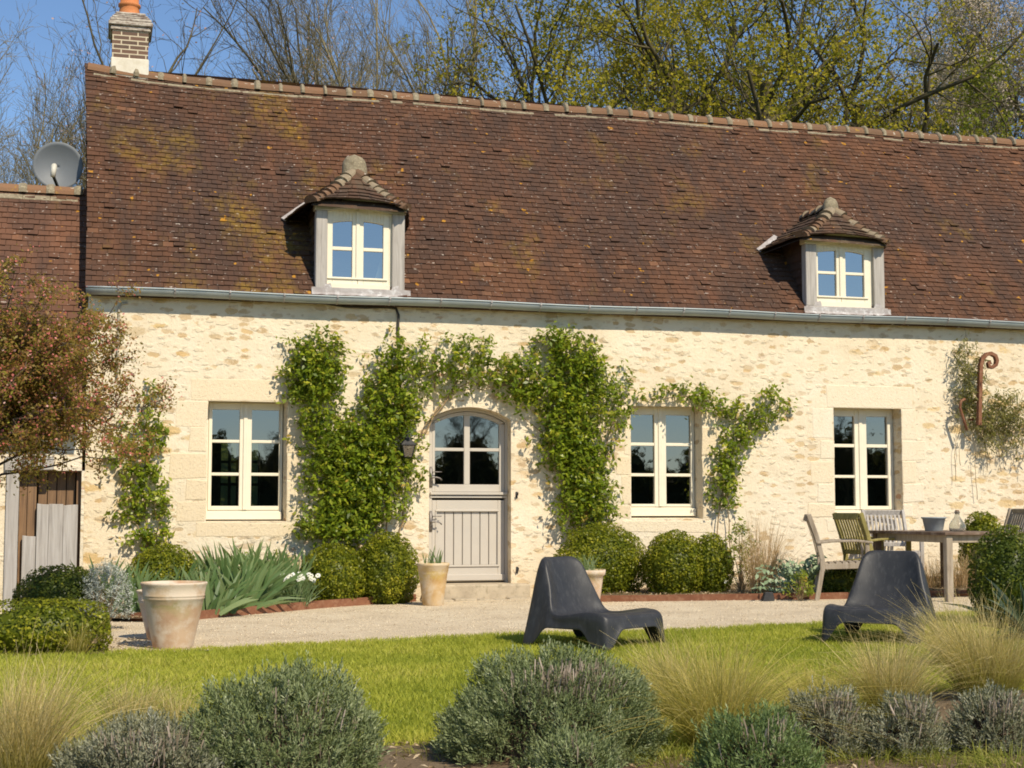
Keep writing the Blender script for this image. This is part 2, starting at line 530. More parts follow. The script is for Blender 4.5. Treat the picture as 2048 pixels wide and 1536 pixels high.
M['iron'] = plain("dark_iron", (0.035, 0.036, 0.04), (0.06, 0.058, 0.055), 20, 0.55, 0.2, 50, 0.3)
M['handle'] = plain("pewter_handle", (0.20, 0.18, 0.17), (0.26, 0.24, 0.22), 20, 0.5, 0.1, 50, 0.5)
M['cable'] = plain("black_cable", (0.03, 0.026, 0.022), (0.06, 0.05, 0.04), 6, 0.7)
M['conduit'] = plain("grey_conduit", (0.36, 0.33, 0.27), (0.44, 0.39, 0.29), 6, 0.8)
M['rust'] = plain("rusted_steel", (0.175, 0.068, 0.033), (0.24, 0.105, 0.055), 7, 0.85, 0.35, 60, c3=(0.30, 0.16, 0.09))
M['dish'] = plain("grey_dish", (0.135, 0.15, 0.165), (0.15, 0.165, 0.18), 4, 0.55)
M['offwhite'] = plain("off_white_plastic", (0.60, 0.57, 0.49), (0.52, 0.49, 0.40), 12, 0.6)
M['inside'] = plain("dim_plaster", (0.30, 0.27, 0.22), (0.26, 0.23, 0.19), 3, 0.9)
M['curtain'] = plain("white_curtain", (0.75, 0.74, 0.70), (0.70, 0.69, 0.66), 3, 0.9)
M['glass'] = mat_glass()
M['glass_dormer'] = mat_glass("dormer_glass", 0.36)
M['step'] = plain("worn_step_stone", (0.40, 0.33, 0.235), (0.50, 0.42, 0.30), 6, 0.92, 0.5, 40, c3=(0.30, 0.25, 0.17))


def mat_pot(name, c1, c2, ctop, cgreen):
    m = NT(name)
    c = m.ramp(m.noise(4.5, 5, 0.62), [(0.36, c1), (0.56, c2)])
    z = sep(m)[2]
    g = m.math('MULTIPLY', m.ramp(m.math('ADD', m.math('MULTIPLY', z, 1.6), m.math('MULTIPLY', m.noise(5, 4, 0.6), 0.7)), [(0.72, 0.0), (0.95, 1.0), (1.1, 0.25)]),
               m.ramp(m.noise(3.2, 4, 0.6, vec=m.mapv(loc=(2, 5, 1))), [(0.40, 0.0), (0.52, 1.0)]))
    c = m.mix(m.math('MULTIPLY', g, 0.8), c, cgreen)
    w = m.ramp(m.noise(3.0, 5, 0.65, vec=m.mapv(loc=(8, 2, 4))), [(0.48, 0.0), (0.58, 1.0)])
    c = m.mix(m.math('MULTIPLY', w, 0.75), c, ctop)
    return m.set(c, 0.88, m.bump(m.noise(35, 5, 0.65, vec=m.mapv((1, 1, 3))), 0.3, 0.006), spec=0.2)


M['pot_pale'] = mat_pot("pale_terracotta", (0.46, 0.29, 0.18), (0.56, 0.40, 0.27), (0.66, 0.57, 0.46), (0.36, 0.31, 0.13))
M['pot_yellow'] = mat_pot("yellowed_terracotta", (0.48, 0.30, 0.12), (0.58, 0.42, 0.23), (0.62, 0.52, 0.38), (0.56, 0.40, 0.08))
M['plastic'] = plain("charcoal_plastic", (0.026, 0.0262, 0.0275), (0.036, 0.036, 0.037), 7, 0.46, 0.12, 160, stretch=(1.8, 1.8, 0.6), c3=(0.058, 0.058, 0.058))
M['teak'] = mat_wood("silvered_teak", (0.22, 0.175, 0.125), (0.36, 0.30, 0.225), (0.46, 0.40, 0.32), (9, 9, 1.2))
M['teak_green'] = mat_wood("algae_greened_teak", (0.17, 0.145, 0.05), (0.27, 0.23, 0.075), (0.36, 0.31, 0.13), (9, 9, 1.2))
M['teak_dark'] = mat_wood("brown_table_wood", (0.085, 0.05, 0.035), (0.20, 0.14, 0.10), (0.36, 0.30, 0.24), (3, 3, 3))
M['zincpot'] = plain("blue_grey_zinc", (0.26, 0.30, 0.315), (0.36, 0.395, 0.40), 7, 0.55, 0.1, 30, 0.2)
M['soil'] = mat_ground("bare_soil", [(0.3, (0.12, 0.085, 0.05)), (0.55, (0.20, 0.145, 0.088)), (0.75, (0.29, 0.22, 0.14))], 2.5, 0.9, 40)
M['gravel'] = mat_ground("pale_gravel", [(0.3, (0.55, 0.44, 0.30)), (0.5, (0.71, 0.585, 0.41)), (0.7, (0.78, 0.665, 0.48))], 1.6, 0.9, 90, ((0.33, 0.25, 0.15), 55, 0.66))
M['turf'] = mat_ground("lawn_turf", [(0.3, (0.13, 0.17, 0.014)), (0.5, (0.18, 0.21, 0.02)), (0.75, (0.24, 0.245, 0.035))], 1.8, 0.6, 50)
M['field'] = mat_ground("meadow", [(0.3, (0.075, 0.10, 0.018)), (0.5, (0.10, 0.13, 0.022)), (0.75, (0.15, 0.15, 0.04))], 0.15, 0.5, 10)
M['pebble'] = plain("pebble_stone", (0.36, 0.27, 0.17), (0.72, 0.62, 0.45), 9, 0.9)
M['bark'] = mat_wood("mossy_bark", (0.055, 0.043, 0.027), (0.10, 0.083, 0.045), (0.16, 0.14, 0.06), (3, 3, 0.7))
M['bark_pale'] = mat_wood("pale_bark", (0.15, 0.125, 0.065), (0.25, 0.21, 0.115), (0.34, 0.29, 0.16), (3, 3, 0.7))
M['stem'] = mat_wood("vine_stem", (0.20, 0.135, 0.07), (0.34, 0.24, 0.13), (0.42, 0.32, 0.19), (8, 8, 2))
M['twig'] = mat_wood("crab_twig", (0.055, 0.035, 0.025), (0.11, 0.075, 0.05), (0.16, 0.115, 0.08), (8, 8, 2))


# ------------------------------------------------------------------ ground
def structure(o, kind='structure'):
    o['kind'] = kind
    return o


def ground_sheet():
    near_x = np.arange(-16, 26.01, 0.5)
    near_y = np.arange(-20, 20.01, 0.5)
    xs = np.concatenate([[-500, -250, -120, -60, -30, -20], near_x, [30, 40, 60, 100, 200, 500]])
    ys = np.concatenate([[-600, -300, -160, -80, -40, -28], near_y, [24, 28, 32, 36, 40, 60, 120, 300, 600]])
    X, Y = np.meshgrid(xs, ys)
    V = np.stack([X, Y, gz(X, Y)], -1).reshape(-1, 3)
    nx, ny = len(xs), len(ys)
    i, j = np.meshgrid(np.arange(nx - 1), np.arange(ny - 1))
    a = (j * nx + i).ravel()
    F = np.stack([a, a + 1, a + nx + 1, a + nx], -1)
    return structure(mesh_np("ground", V, F, M['field'], smooth=True))


ground_sheet()


def curve_y(pts):
    """y as a function of x through surveyed photo points on the ground"""
    P = sorted([tuple(G(*p)[:2]) for p in pts])
    xs, ys = [p[0] for p in P], [p[1] for p in P]
    return lambda x: np.interp(x, xs, ys)


lawn_edge = curve_y([(150, 1312), (370, 1306), (600, 1293), (800, 1283), (1000, 1273), (1340, 1265), (1500, 1258), (1700, 1247), (1960, 1226), (2200, 1215)])
bed_edge_l = curve_y([(180, 1246), (262, 1247), (330, 1247), (400, 1241), (520, 1230), (650, 1218), (760, 1210), (832, 1205)])
bed_edge_r = curve_y([(1195, 1206), (1300, 1205), (1450, 1203), (1640, 1201), (2200, 1192)])


def strip(name, x0, x1, ylo, yhi, lift, mat, dx=0.15, ny=8):
    xs = np.arange(x0, x1 + dx / 2, dx)
    V, F = [], []
    n = ny + 1
    for x in xs:
        a, b = float(ylo(x)), float(yhi(x))
        for k in range(n):
            y = a + (b - a) * k / ny
            V.append((x, y, float(gz(x, y)) + lift))
    for i in range(len(xs) - 1):
        for k in range(ny):
            F.append((i * n + k, (i + 1) * n + k, (i + 1) * n + k + 1, i * n + k + 1))
    return structure(mesh_np(name, np.array(V), np.array(F), mat, smooth=True))


def front_edge(x):
    return -11.05 + 0.25 * np.sin(x * 1.7) + 0.12 * np.sin(x * 4.1) + np.interp(x, [0.0, 1.4, 2.2, 3.4, 4.2], [0.5, 0.2, -0.1, -0.1, 0.9])


X_BED0 = float(G(180, 1246)[0])
X_BED1 = float(G(832, 1205)[0])
X_BED2 = float(G(1195, 1206)[0])
strip("lawn", -8.0, 20.0, front_edge, lambda x: lawn_edge(x) + 0.12, 0.004, M['turf'])
strip("front_bed", -8.0, 20.0, lambda x: -16.0 + 0 * x, lambda x: front_edge(x) + 0.1, 0.008, M['soil'])
strip("gravel_terrace", -0.5, 20.0, lawn_edge, lambda x: 0.02 + 0 * x, 0.012, M['gravel'])
strip("planting_bed", X_BED0, X_BED1, bed_edge_l, lambda x: 0.02 + 0 * x, 0.05, M['soil'])
strip("planting_bed", X_BED2, 20.0, bed_edge_r, lambda x: 0.02 + 0 * x, 0.05, M['soil'])
strip("side_bed", -8.0, float(G(218, 1290)[0]), lambda x: lawn_edge(x) - 0.05, lambda x: -1.2 + 0.4 * (x > -0.6), 0.02, M['soil'])

# ------------------------------------------------------------------ the stone house
house = thing("stone_house", "long cream stone farmhouse with brown tiled roof, two dormers and a grey half-glazed door", "house")
YE, YR = -0.11, 2.62
ZE = float(W(1024, 607, YE)[2])
ZR = float(W(1024, 209, YR)[2])
XL = float(W(173, 600, YE)[0])
XR = 19.0
RISE = (ZR - ZE) / (YR - YE)


def roof_pt(x, t, lift=0.0):
    up = 0.10 * max(0.0, 1.0 - (x - XL) / 1.6) ** 2
    sag = 0.035 * (mnoise.noise((x * 0.45, t * 1.6, 3.1)))
    nrm = Vector((0, -RISE, 1)).normalized()
    xx = x + (0.0 if x > XL + 0.01 else -0.10 * t * t)
    p = Vector((xx, YE + (YR - YE) * t, ZE + (ZR - ZE) * t + up * t + sag * math.sin(math.pi * min(t, 1)) + 0.008 * math.sin(x * 1.9)))
    return p + nrm * lift


def roof_z(y):
    return ZE + (y - YE) * RISE


def tiles(mb, Lf, Rf, rows, tw, nrm, rng, tmax=1.0, thick=0.012, lap=1.45, lift=0.016, pt=None):
    nrm = Vector(nrm).normalized()
    for r in range(rows):
        t0, t1 = r / rows, (r + lap) / rows
        if t0 >= tmax: break
        t1 = min(t1, tmax + 0.4 / rows)
        a0, b0, a1, b1 = Lf(t0), Rf(t0), Lf(t1), Rf(t1)
        ln = (b0 - a0).length
        n = max(1, int(round(ln / tw)))
        offs = 0.5 if r % 2 else 0.0
        rowj = rng.uniform(-0.25, 0.25) / max(1, n) * 0.3
        for k in range(n + (1 if offs else 0)):
            u0, u1 = (k - offs) / n + rowj, (k + 1 - offs) / n + rowj
            u0, u1 = max(0.0, u0), min(1.0, u1)
            if u1 - u0 < 0.15 / n: continue
            g = 0.0022 / max(ln, 0.3)
            if pt is None:
                q = [a0.lerp(b0, u0 + g), a0.lerp(b0, u1 - g), a1.lerp(b1, u1 - g), a1.lerp(b1, u0 + g)]
            else:
                q = [pt(u0 + g, t0), pt(u1 - g, t0), pt(u1 - g, t1), pt(u0 + g, t1)]
            down = (q[0] - q[3]).normalized()
            lo = lift + rng.uniform(-0.003, 0.006)
            if rng.random() < 0.05: lo += rng.uniform(0.004, 0.018)
            sk = rng.uniform(-0.006, 0.006)
            dj = rng.uniform(-0.008, 0.008)
            if rng.random() < 0.012: dj += rng.uniform(0.01, 0.03); sk *= 2.5
            q[0] = q[0] + nrm * (lo + sk * 0.5) + down * (dj + sk)
            q[1] = q[1] + nrm * (lo - sk * 0.5) + down * (dj - sk)
            q[2] = q[2] + nrm * 0.001
            q[3] = q[3] + nrm * 0.001
            vs = q + [p + nrm * thick for p in q]
            c = q[0]
            tt = 0.5 + 0.34 * mnoise.noise((c.x * 0.9, c.y * 1.3, c.z * 1.3)) + rng.gauss(0, 0.11)
            if rng.random() < 0.02: tt = rng.uniform(0.85, 1.0)
            if rng.random() < 0.04: tt = rng.uniform(0.0, 0.15)
            mb.add(vs, [(0, 3, 2, 1), (4, 5, 6, 7), (0, 1, 5, 4), (1, 2, 6, 5), (3, 0, 4, 7)], min(1, max(0, tt)))


rng = random.Random(11)
mb = MB()
ROWS = 47
XV = XL - 0.02
tiles(mb, lambda t: roof_pt(XV, t), lambda t: roof_pt(XR, t), ROWS, 0.125, (0, -RISE, 1), rng,
      pt=lambda u, t: roof_pt(XV + (XR - XV) * u, t))
# underlay, rear slope and verges so the roof is a closed body
b0, b1 = roof_pt(XL, 0, -0.004), roof_pt(XR, 0, -0.004)
r0, r1 = roof_pt(XL, 1, -0.004), roof_pt(XR, 1, -0.004)
YB = 2 * YR - YE
k0, k1 = Vector((XL, YB, ZE)), Vector((XR, YB, ZE))
dn = Vector((0, 0, -0.09))
mb.add([b0, b1, r1, r0, k0, k1], [(3, 2, 5, 4)], 0.4)
for p, q in ((b0, r0), (k0, r0), (b1, r1), (k1, r1)):
    mb.add([p, q, q + dn, p + dn], [(0, 1, 2, 3)], 0.1)
mb.add([b0 + dn, b1 + dn, r1 + dn, r0 + dn], [(0, 1, 2, 3)], 0.3)
mb.add([b0, b1, b1 + dn, b0 + dn], [(0, 1, 2, 3)], 0.2)
roof = mb.build("roof", M['tile'], house)

# ridge tiles with mortar collars
mb = MB()
mm = MB()
x = XL - 0.08
rng = random.Random(5)


def half_ring(p, ax, r, sq=1.0, n=9):
    """half circle of points over the axis direction ax, open side down"""
    side = Vector(ax).cross(Vector((0, 0, 1))).normalized()
    up = side.cross(Vector(ax)).normalized()
    return [Vector(p) + side * math.cos(math.pi * k / (n - 1)) * r + up * (math.sin(math.pi * k / (n - 1)) * r * sq) for k in range(n)]


def half_pipe(mb, stations, tint):
    n = len(stations[0])
    vs = [v for s_ in stations for v in s_]
    fs = []
    for i in range(len(stations) - 1):
        for k in range(n - 1):
            fs.append((i * n + k, i * n + k + 1, (i + 1) * n + k + 1, (i + 1) * n + k))
    fs.append(tuple(range(n)))
    fs.append(tuple(range((len(stations) - 1) * n + n - 1, (len(stations) - 1) * n - 1, -1)))
    mb.add(vs, fs, tint)


while x < XR:
    L = rng.uniform(0.30, 0.345)
    p0 = roof_pt(max(x, XL + 0.02), 1.0); p1 = roof_pt(max(x, XL) + L, 1.0)
    p0.x, p1.x = x, x + L
    tl = rng.uniform(-0.006, 0.006)
    dz = Vector((0, 0, -0.085))
    ax = (p1 - p0).normalized()
    half_pipe(mb, [half_ring(p0 + dz + Vector((0, 0, tl)), ax, 0.125), half_ring(p1 + dz - Vector((0, 0, tl)), ax, 0.122)], rng.uniform(0.05, 0.6))
    w = rng.uniform(0.025, 0.045)
    hh = rng.uniform(0.008, 0.034)
    c = p1 + dz
    half_pipe(mm, [half_ring(c - ax * w, ax, 0.126), half_ring(c - ax * w * 0.5, ax, 0.128 + hh), half_ring(c + ax * w * 0.5, ax, 0.13 + hh * rng.uniform(0.8, 1.3)),
                   half_ring(c + ax * w, ax, 0.126)], 0.9)
    x += L
# mortar bedding line under the ridge, lumpy
for side in (-1,):
    x = XL
    while x < XR:
        L = 0.17
        y = YR - 0.125
        z = roof_pt(x, 1.0).z - 0.125 * RISE
        e = rng.uniform(0.0, 0.02)
        mm.bar((x, y - e, z - 0.005), (x + L, y - e, roof_pt(x + L, 1.0).z - 0.125 * RISE - 0.005), 0.05, 0.045 + rng.uniform(-.014, .014), (0, -RISE, 1), 0.8)
        x += L - 0.01
ridge = mb.build("ridge_tiles", M['ridge'], roof, smooth=False)
ridge_m = mm.build("ridge_mortar", M['mortar'], roof, smooth=False, bevel=0.006)

# ---- walls
DOOR = dict(l=858, r=1022, spring=839, top=814, bot=1170)
WIN = [
    dict(open=(413.8, 574.4, 803, 1043), frame=(411, 564.5, 800, 1023), gl=(423.4, 478.7), gr=(502.7, 557.8),
         rows=((819.5, 880), (886, 945.5), (951.6, 1012)), sill=(1023, 1039)),
    dict(open=(1262, 1405, 813, 1038), frame=(1247, 1388.4, 808, 1016), gl=(1260.5, 1308.5), gr=(1331.7, 1381),
         rows=((829.8, 885.7), (892, 947), (953, 1008)), sill=(1016, 1032)),
    dict(open=(1668.7, 1804.6, 816.5, 1036), frame=(1655, 1786.5, 811, 1021.5), gl=(1668, 1709), gr=(1733, 1775),
         rows=((833, 888.5), (895, 950.5), (956, 1012)), sill=(1021.5, 1033)),
]
YF = 0.20


def rect(l, r, t, b, y):
    mx, my = (l + r) / 2, (t + b) / 2
    return float(W(l, my, y)[0]), float(W(r, my, y)[0]), float(W(mx, b, y)[2]), float(W(mx, t, y)[2])


WTOP = roof_z(0.0) - 0.06
mb = MB()
holes = [rect(*w['open'], 0.0) for w in WIN]
dx0, dx1, dz0, dzt = rect(DOOR['l'], DOOR['r'], DOOR['top'], DOOR['bot'], 0.0)
dzs = float(W(940, DOOR['spring'], 0.0)[2])
XW = XL + 0.02


def arc(x0, x1, zs, zt, n=14):
    """segmental arch from (x0, zs) over zt to (x1, zs)"""
    h, c = zt - zs, (x1 - x0) / 2
    r = (c * c + h * h) / (2 * h)
    a = math.asin(min(1, c / r))
    return [((x0 + x1) / 2 + r * math.sin(-a + 2 * a * k / n), zt - r + r * math.cos(-a + 2 * a * k / n)) for k in range(n + 1)]


xs = sorted([XW, XR - 0.05, dx0, dx1] + [v for h in holes for v in h[:2]])
for a, b in zip(xs[:-1], xs[1:]):
    mid = (a + b) / 2
    hole = next((h for h in holes if h[0] < mid < h[1]), None)
    if dx0 < mid < dx1:
        arch = arc(dx0, dx1, dzs, dzt)
        vs = [(px, 0, pz) for px, pz in arch] + [(dx1, 0, WTOP), (dx0, 0, WTOP)]
        mb.add(vs, [tuple(range(len(vs)))])
    elif hole:
        mb.add([(a, 0, -0.3), (b, 0, -0.3), (b, 0, hole[2]), (a, 0, hole[2])], [(0, 1, 2, 3)])
        mb.add([(a, 0, hole[3]), (b, 0, hole[3]), (b, 0, WTOP), (a, 0, WTOP)], [(0, 1, 2, 3)])
    else:
        mb.add([(a, 0, -0.3), (b, 0, -0.3), (b, 0, WTOP), (a, 0, WTOP)], [(0, 1, 2, 3)])
# splayed reveals
fr = [rect(*w['frame'], YF) for w in WIN]
for h, f, w in zip(holes, fr, WIN):
    o = [(h[0], 0, h[2]), (h[1], 0, h[2]), (h[1], 0, h[3]), (h[0], 0, h[3])]
    zb = float(W(w['open'][0], w['sill'][1], YF)[2]) - 0.012
    i = [(f[0], YF + 0.1, zb), (f[1], YF + 0.1, zb), (f[1], YF + 0.1, f[3]), (f[0], YF + 0.1, f[3])]
    mb.add(o + i, [(0, 4, 5, 1), (1, 5, 6, 2), (2, 6, 7, 3), (3, 7, 4, 0)])
ddx0, ddx1, ddz0, ddzt = rect(858, 1016, 816, 1166, YF)
ddzs = float(W(940, 841, YF)[2])
A0 = [(dx0, 0, dz0 - 0.3)] + [(p[0], 0, p[1]) for p in arc(dx0, dx1, dzs, dzt)] + [(dx1, 0, dz0 - 0.3)]
A1 = [(ddx0, YF + 0.1, dz0 - 0.3)] + [(p[0], YF + 0.1, p[1]) for p in arc(ddx0, ddx1, ddzs, ddzt)] + [(ddx1, YF + 0.1, dz0 - 0.3)]
n = len(A0)
mb.add(A0 + A1, [(i, i + 1, i + 1 + n, i + n) for i in range(n - 1)])
# gable ends and soffit
for gx in (XW, XR - 0.05):
    mb.add([(gx, 0, -0.3), (gx, YB + YE, -0.3), (gx, YB + YE, WTOP), (gx, YR, ZR - 0.12), (gx, 0, WTOP)], [(0, 1, 2, 3, 4)])
wall = mb.build("wall", M['rubble'], house)

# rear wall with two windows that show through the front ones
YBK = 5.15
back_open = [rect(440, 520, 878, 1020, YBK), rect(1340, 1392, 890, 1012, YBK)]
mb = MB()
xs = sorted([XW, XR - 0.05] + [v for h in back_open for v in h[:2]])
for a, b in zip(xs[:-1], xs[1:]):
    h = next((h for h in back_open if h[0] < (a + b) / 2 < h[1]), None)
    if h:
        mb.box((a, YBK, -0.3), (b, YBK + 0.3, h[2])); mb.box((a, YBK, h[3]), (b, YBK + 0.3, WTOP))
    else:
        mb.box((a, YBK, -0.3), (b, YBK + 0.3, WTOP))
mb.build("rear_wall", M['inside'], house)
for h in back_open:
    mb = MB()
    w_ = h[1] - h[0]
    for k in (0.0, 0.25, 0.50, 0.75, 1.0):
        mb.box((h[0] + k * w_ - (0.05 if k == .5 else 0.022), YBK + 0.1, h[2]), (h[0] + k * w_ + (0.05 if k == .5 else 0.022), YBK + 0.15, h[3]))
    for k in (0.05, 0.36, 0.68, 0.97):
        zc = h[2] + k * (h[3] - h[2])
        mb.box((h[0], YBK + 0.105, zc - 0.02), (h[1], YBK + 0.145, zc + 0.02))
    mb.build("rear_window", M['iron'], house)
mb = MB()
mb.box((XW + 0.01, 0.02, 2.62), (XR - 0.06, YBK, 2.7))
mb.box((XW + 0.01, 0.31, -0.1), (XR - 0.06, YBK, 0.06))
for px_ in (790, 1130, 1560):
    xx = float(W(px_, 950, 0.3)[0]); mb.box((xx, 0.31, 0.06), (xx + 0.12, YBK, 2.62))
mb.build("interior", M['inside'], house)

# ---- dressed blocks round the windows
rng = random.Random(21)
for idx, (h, w) in enumerate(zip(holes, WIN)):
    mb = MB()
    x0, x1, z0, z1 = h
    def blk(a, b, c, d, t):
        j = lambda: rng.uniform(-0.016, 0.010)
        p = [(a + j(), c + j()), (b + j(), c + j()), (b + j(), d + j()), (a + j(), d + j())]
        mb.prism(p, -0.003 - rng.uniform(0, 0.003), 0.02, t)
    white = (0.25, 0.35, 0.8)[idx]
    tt = lambda: min(1, max(0, rng.gauss(white, 0.16)))
    lh = (0.27, 0.2, 0.31)[idx]
    le, re = ((0.20, 0.10), (0.10, 0.12), (0.10, 0.18))[idx]
    blk(x0 - le, x1 + re, z1 + 0.001, z1 + lh, tt())
    z = z1
    k = 0
    while z > z0 + 0.12:
        hgt = min(rng.uniform(0.24, 0.42), z - z0)
        wl = (0.36, 0.20)[k % 2] + rng.uniform(-0.05, 0.06); wr = (0.19, 0.34)[k % 2] + rng.uniform(-0.05, 0.06)
        if idx == 1: wl *= 0.5; wr *= 0.6
        blk(x0 - wl, x0 - 0.001, z - hgt + 0.008, z - 0.004, tt())
        blk(x1 + 0.001, x1 + wr, z - hgt + 0.008, z - 0.004, tt())
        z -= hgt; k += 1
    blk(x0 - 0.12, x1 + 0.10, z0 - 0.17, z0 - 0.006, tt() * 0.8)
    mb.build("window_surround", M['ashlar'], house, bevel=0.018, seg=2)

# ---- windows
for idx, (h, f, w) in enumerate(zip(holes, fr, WIN)):
    mx = (w['frame'][0] + w['frame'][1]) / 2
    my = (w['frame'][2] + w['frame'][3]) / 2
    X = lambda p: float(W(p, my, YF)[0])
    Z = lambda p: float(W(mx, p, YF)[2])
    fx0, fx1, fz0, fz1 = f
    g = [X(w['gl'][0]), X(w['gl'][1]), X(w['gr'][0]), X(w['gr'][1])]
    xc = (g[1] + g[2]) / 2
    zr = [(Z(b), Z(a)) for a, b in w['rows']]
    mb = MB()
    e = 0.03
    mb.box((fx0, YF, fz0), (fx0 + e, YF + 0.08, fz1)); mb.box((fx1 - e, YF, fz0), (fx1, YF + 0.08, fz1))
    mb.box((fx0 + e, YF, fz1 - e), (fx1 - e, YF + 0.08, fz1)); mb.box((fx0 + e, YF, fz0), (fx1 - e, YF + 0.08, fz0 + 0.012))
    win = mb.build("window", M['cream'], house, bevel=0.003)
    for s_, (a, b, ga, gb) in enumerate(((fx0 + e + 0.002, xc - 0.002, g[0], g[1]), (xc + 0.002, fx1 - e - 0.002, g[2], g[3]))):
        mb = MB()
        ya, yb = YF - 0.012, YF + 0.045
        zt, zb = fz1 - e - 0.003, fz0 + 0.015
        mb.box((a, ya, zb), (ga, yb, zt)); mb.box((gb, ya, zb), (b, yb, zt))
        mb.box((ga, ya + 0.0015, zr[0][1]), (gb, yb - 0.001, zt)); mb.box((ga, ya + 0.0015, zb), (gb, yb - 0.001, zr[2][0]))
        for q in (0, 1):
            mb.box((ga, ya + 0.008, zr[q + 1][1]), (gb, yb - 0.004, zr[q][0]))
        if s_: mb.box((xc - 0.028, ya - 0.014, zb + 0.004), (xc + 0.02, ya - 0.001, zt - 0.004))
        mb.build("sash", M['cream'], win, bevel=0.004)
        for q in range(3):
            gm = MB()
            gm.add([(ga, YF + 0.022, zr[q][0]), (gb, YF + 0.022, zr[q][0]), (gb, YF + 0.022, zr[q][1]), (ga, YF + 0.022, zr[q][1])], [(0, 1, 2, 3)])
            gm.build("pane", M['glass'], win)
    sz0, sz1 = Z(w['sill'][1]), Z(w['sill'][0])
    mb = MB()
    mb.box((fx0, YF - 0.05, sz0), (fx1 - 0.004, YF + 0.09, sz1 - 0.006)); mb.box((fx0, YF - 0.02, sz1 - 0.005), (fx1 - 0.008, YF + 0.09, sz1 + 0.004))
    mb.build("sill", M['cream'], win, bevel=0.006, seg=2)

# ---- stable door
X = lambda p, y=YF: float(W(p, 990, y)[0])
Z = lambda p, y=YF: float(W(938, p, y)[2])
mb = MB()
out = arc(ddx0, ddx1, ddzs, ddzt)
ix0, ix1 = X(864), X(1010)
inn = arc(ix0, ix1, Z(844), Z(822.5))
poly = [(ddx0, ddz0)] + out + [(ddx1, ddz0)]
poly_i = [(ix0, ddz0)] + inn + [(ix1, ddz0)]
n = len(poly)
for k in range(n - 1):
    q = [poly[k], poly[k + 1], poly_i[k + 1], poly_i[k]]
    mb.prism(q[::-1], YF, YF + 0.09)
door = mb.build("door", M['greige'], house, bevel=0.002)
pl = (869.5, 929.5, 939.5, 999.5)
gx = [X(p) for p in (870, 928.5, 940, 999)]
gzr = [(Z(969), Z(902.5)), (Z(896), None)]
lx0, lx1 = ix0 + 0.003, ix1 - 0.003
mb = MB()
ya, yb = YF + 0.012, YF + 0.065
z_lo = Z(984)
topin = arc(gx[0], gx[3], Z(848), Z(831), 20)
topout = arc(lx0, lx1, Z(845), Z(823.5), 20)
mb.box((lx0, ya, z_lo), (gx[0], yb, Z(847.5))); mb.box((gx[3], ya, z_lo), (lx1, yb, Z(847.5)))
for k in range(20):
    q = [topout[k], topout[k + 1], topin[k + 1], topin[k]]
    mb.prism(q[::-1], ya, yb)
mb.box((gx[1], ya + 0.001, gzr[0][0]), (gx[2], yb - 0.001, Z(831.2)))
mb.box((gx[0], ya + 0.001, z_lo), (gx[3], yb - 0.001, gzr[0][0]))
mb.box((gx[0], ya + 0.006, gzr[0][1]), (gx[1], yb - 0.004, Z(896))); mb.box((gx[2], ya + 0.006, gzr[0][1]), (gx[3], yb - 0.004, Z(896)))
mb.bar((X(860), YF - 0.012, Z(987)), (X(1014), YF - 0.012, Z(987)), 0.05, 0.034)
mb.bar((X(860), YF + 0.002, Z(993.5)), (X(1014), YF + 0.002, Z(993.5)), 0.03, 0.03)
mb.build("upper_leaf", M['greige'], door, bevel=0.004)
gm = MB()
for a, b in ((gx[0], gx[1]), (gx[2], gx[3])):
    gm.add([(a, YF + 0.04, gzr[0][0]), (b, YF + 0.04, gzr[0][0]), (b, YF + 0.04, gzr[0][1]), (a, YF + 0.04, gzr[0][1])], [(0, 1, 2, 3)])
    pts = [p for p in topin if a - 1e-4 <= p[0] <= b + 1e-4]
    zz = lambda q: np.interp(q, [p[0] for p in topin], [p[1] for p in topin])
    pts = [(a, zz(a))] + [p for p in pts if a < p[0] < b] + [(b, zz(b))]
    vs = [(a, YF + 0.04, Z(896)), (b, YF + 0.04, Z(896))] + [(p[0], YF + 0.04, p[1]) for p in pts[::-1]]
    gm.add(vs, [tuple(range(len(vs)))])
gm.build("pane", M['glass'], door)
mb = MB()
zt, zb = Z(1000.5), Z(1163)
px0, px1, pz0, pz1 = X(873), X(996), Z(1130), Z(1023)
mb.box((lx0, ya, zb), (px0, yb, zt)); mb.box((px1, ya, zb), (lx1, yb, zt))
mb.box((px0, ya, pz1), (px1, yb, zt)); mb.box((px0, ya, zb), (px1, yb, pz0))
nb = 7
for k in range(nb):
    a = px0 + (px1 - px0) * k / nb; b = px0 + (px1 - px0) * (k + 1) / nb
    mb.box((a + 0.004, ya + 0.016, pz0), (b - 0.004, yb - 0.01, pz1))
for a, b, c, d in ((px0 - 0.012, px1 + 0.012, pz1 - 0.002, pz1 + 0.02), (px0 - 0.02, px1 + 0.02, pz0 - 0.024, pz0 + 0.002)):
    mb.box((a, ya - 0.016, c), (b, ya + 0.004, d))
mb.box((px0 - 0.014, ya - 0.01, pz0), (px0 + 0.006, ya + 0.004, pz1)); mb.box((px1 - 0.006, ya - 0.01, pz0), (px1 + 0.014, ya + 0.004, pz1))
mb.box((lx0, ya - 0.028, Z(1161)), (lx1, ya + 0.004, Z(1149)))
mb.build("lower_leaf", M['greige'], door, bevel=0.005)
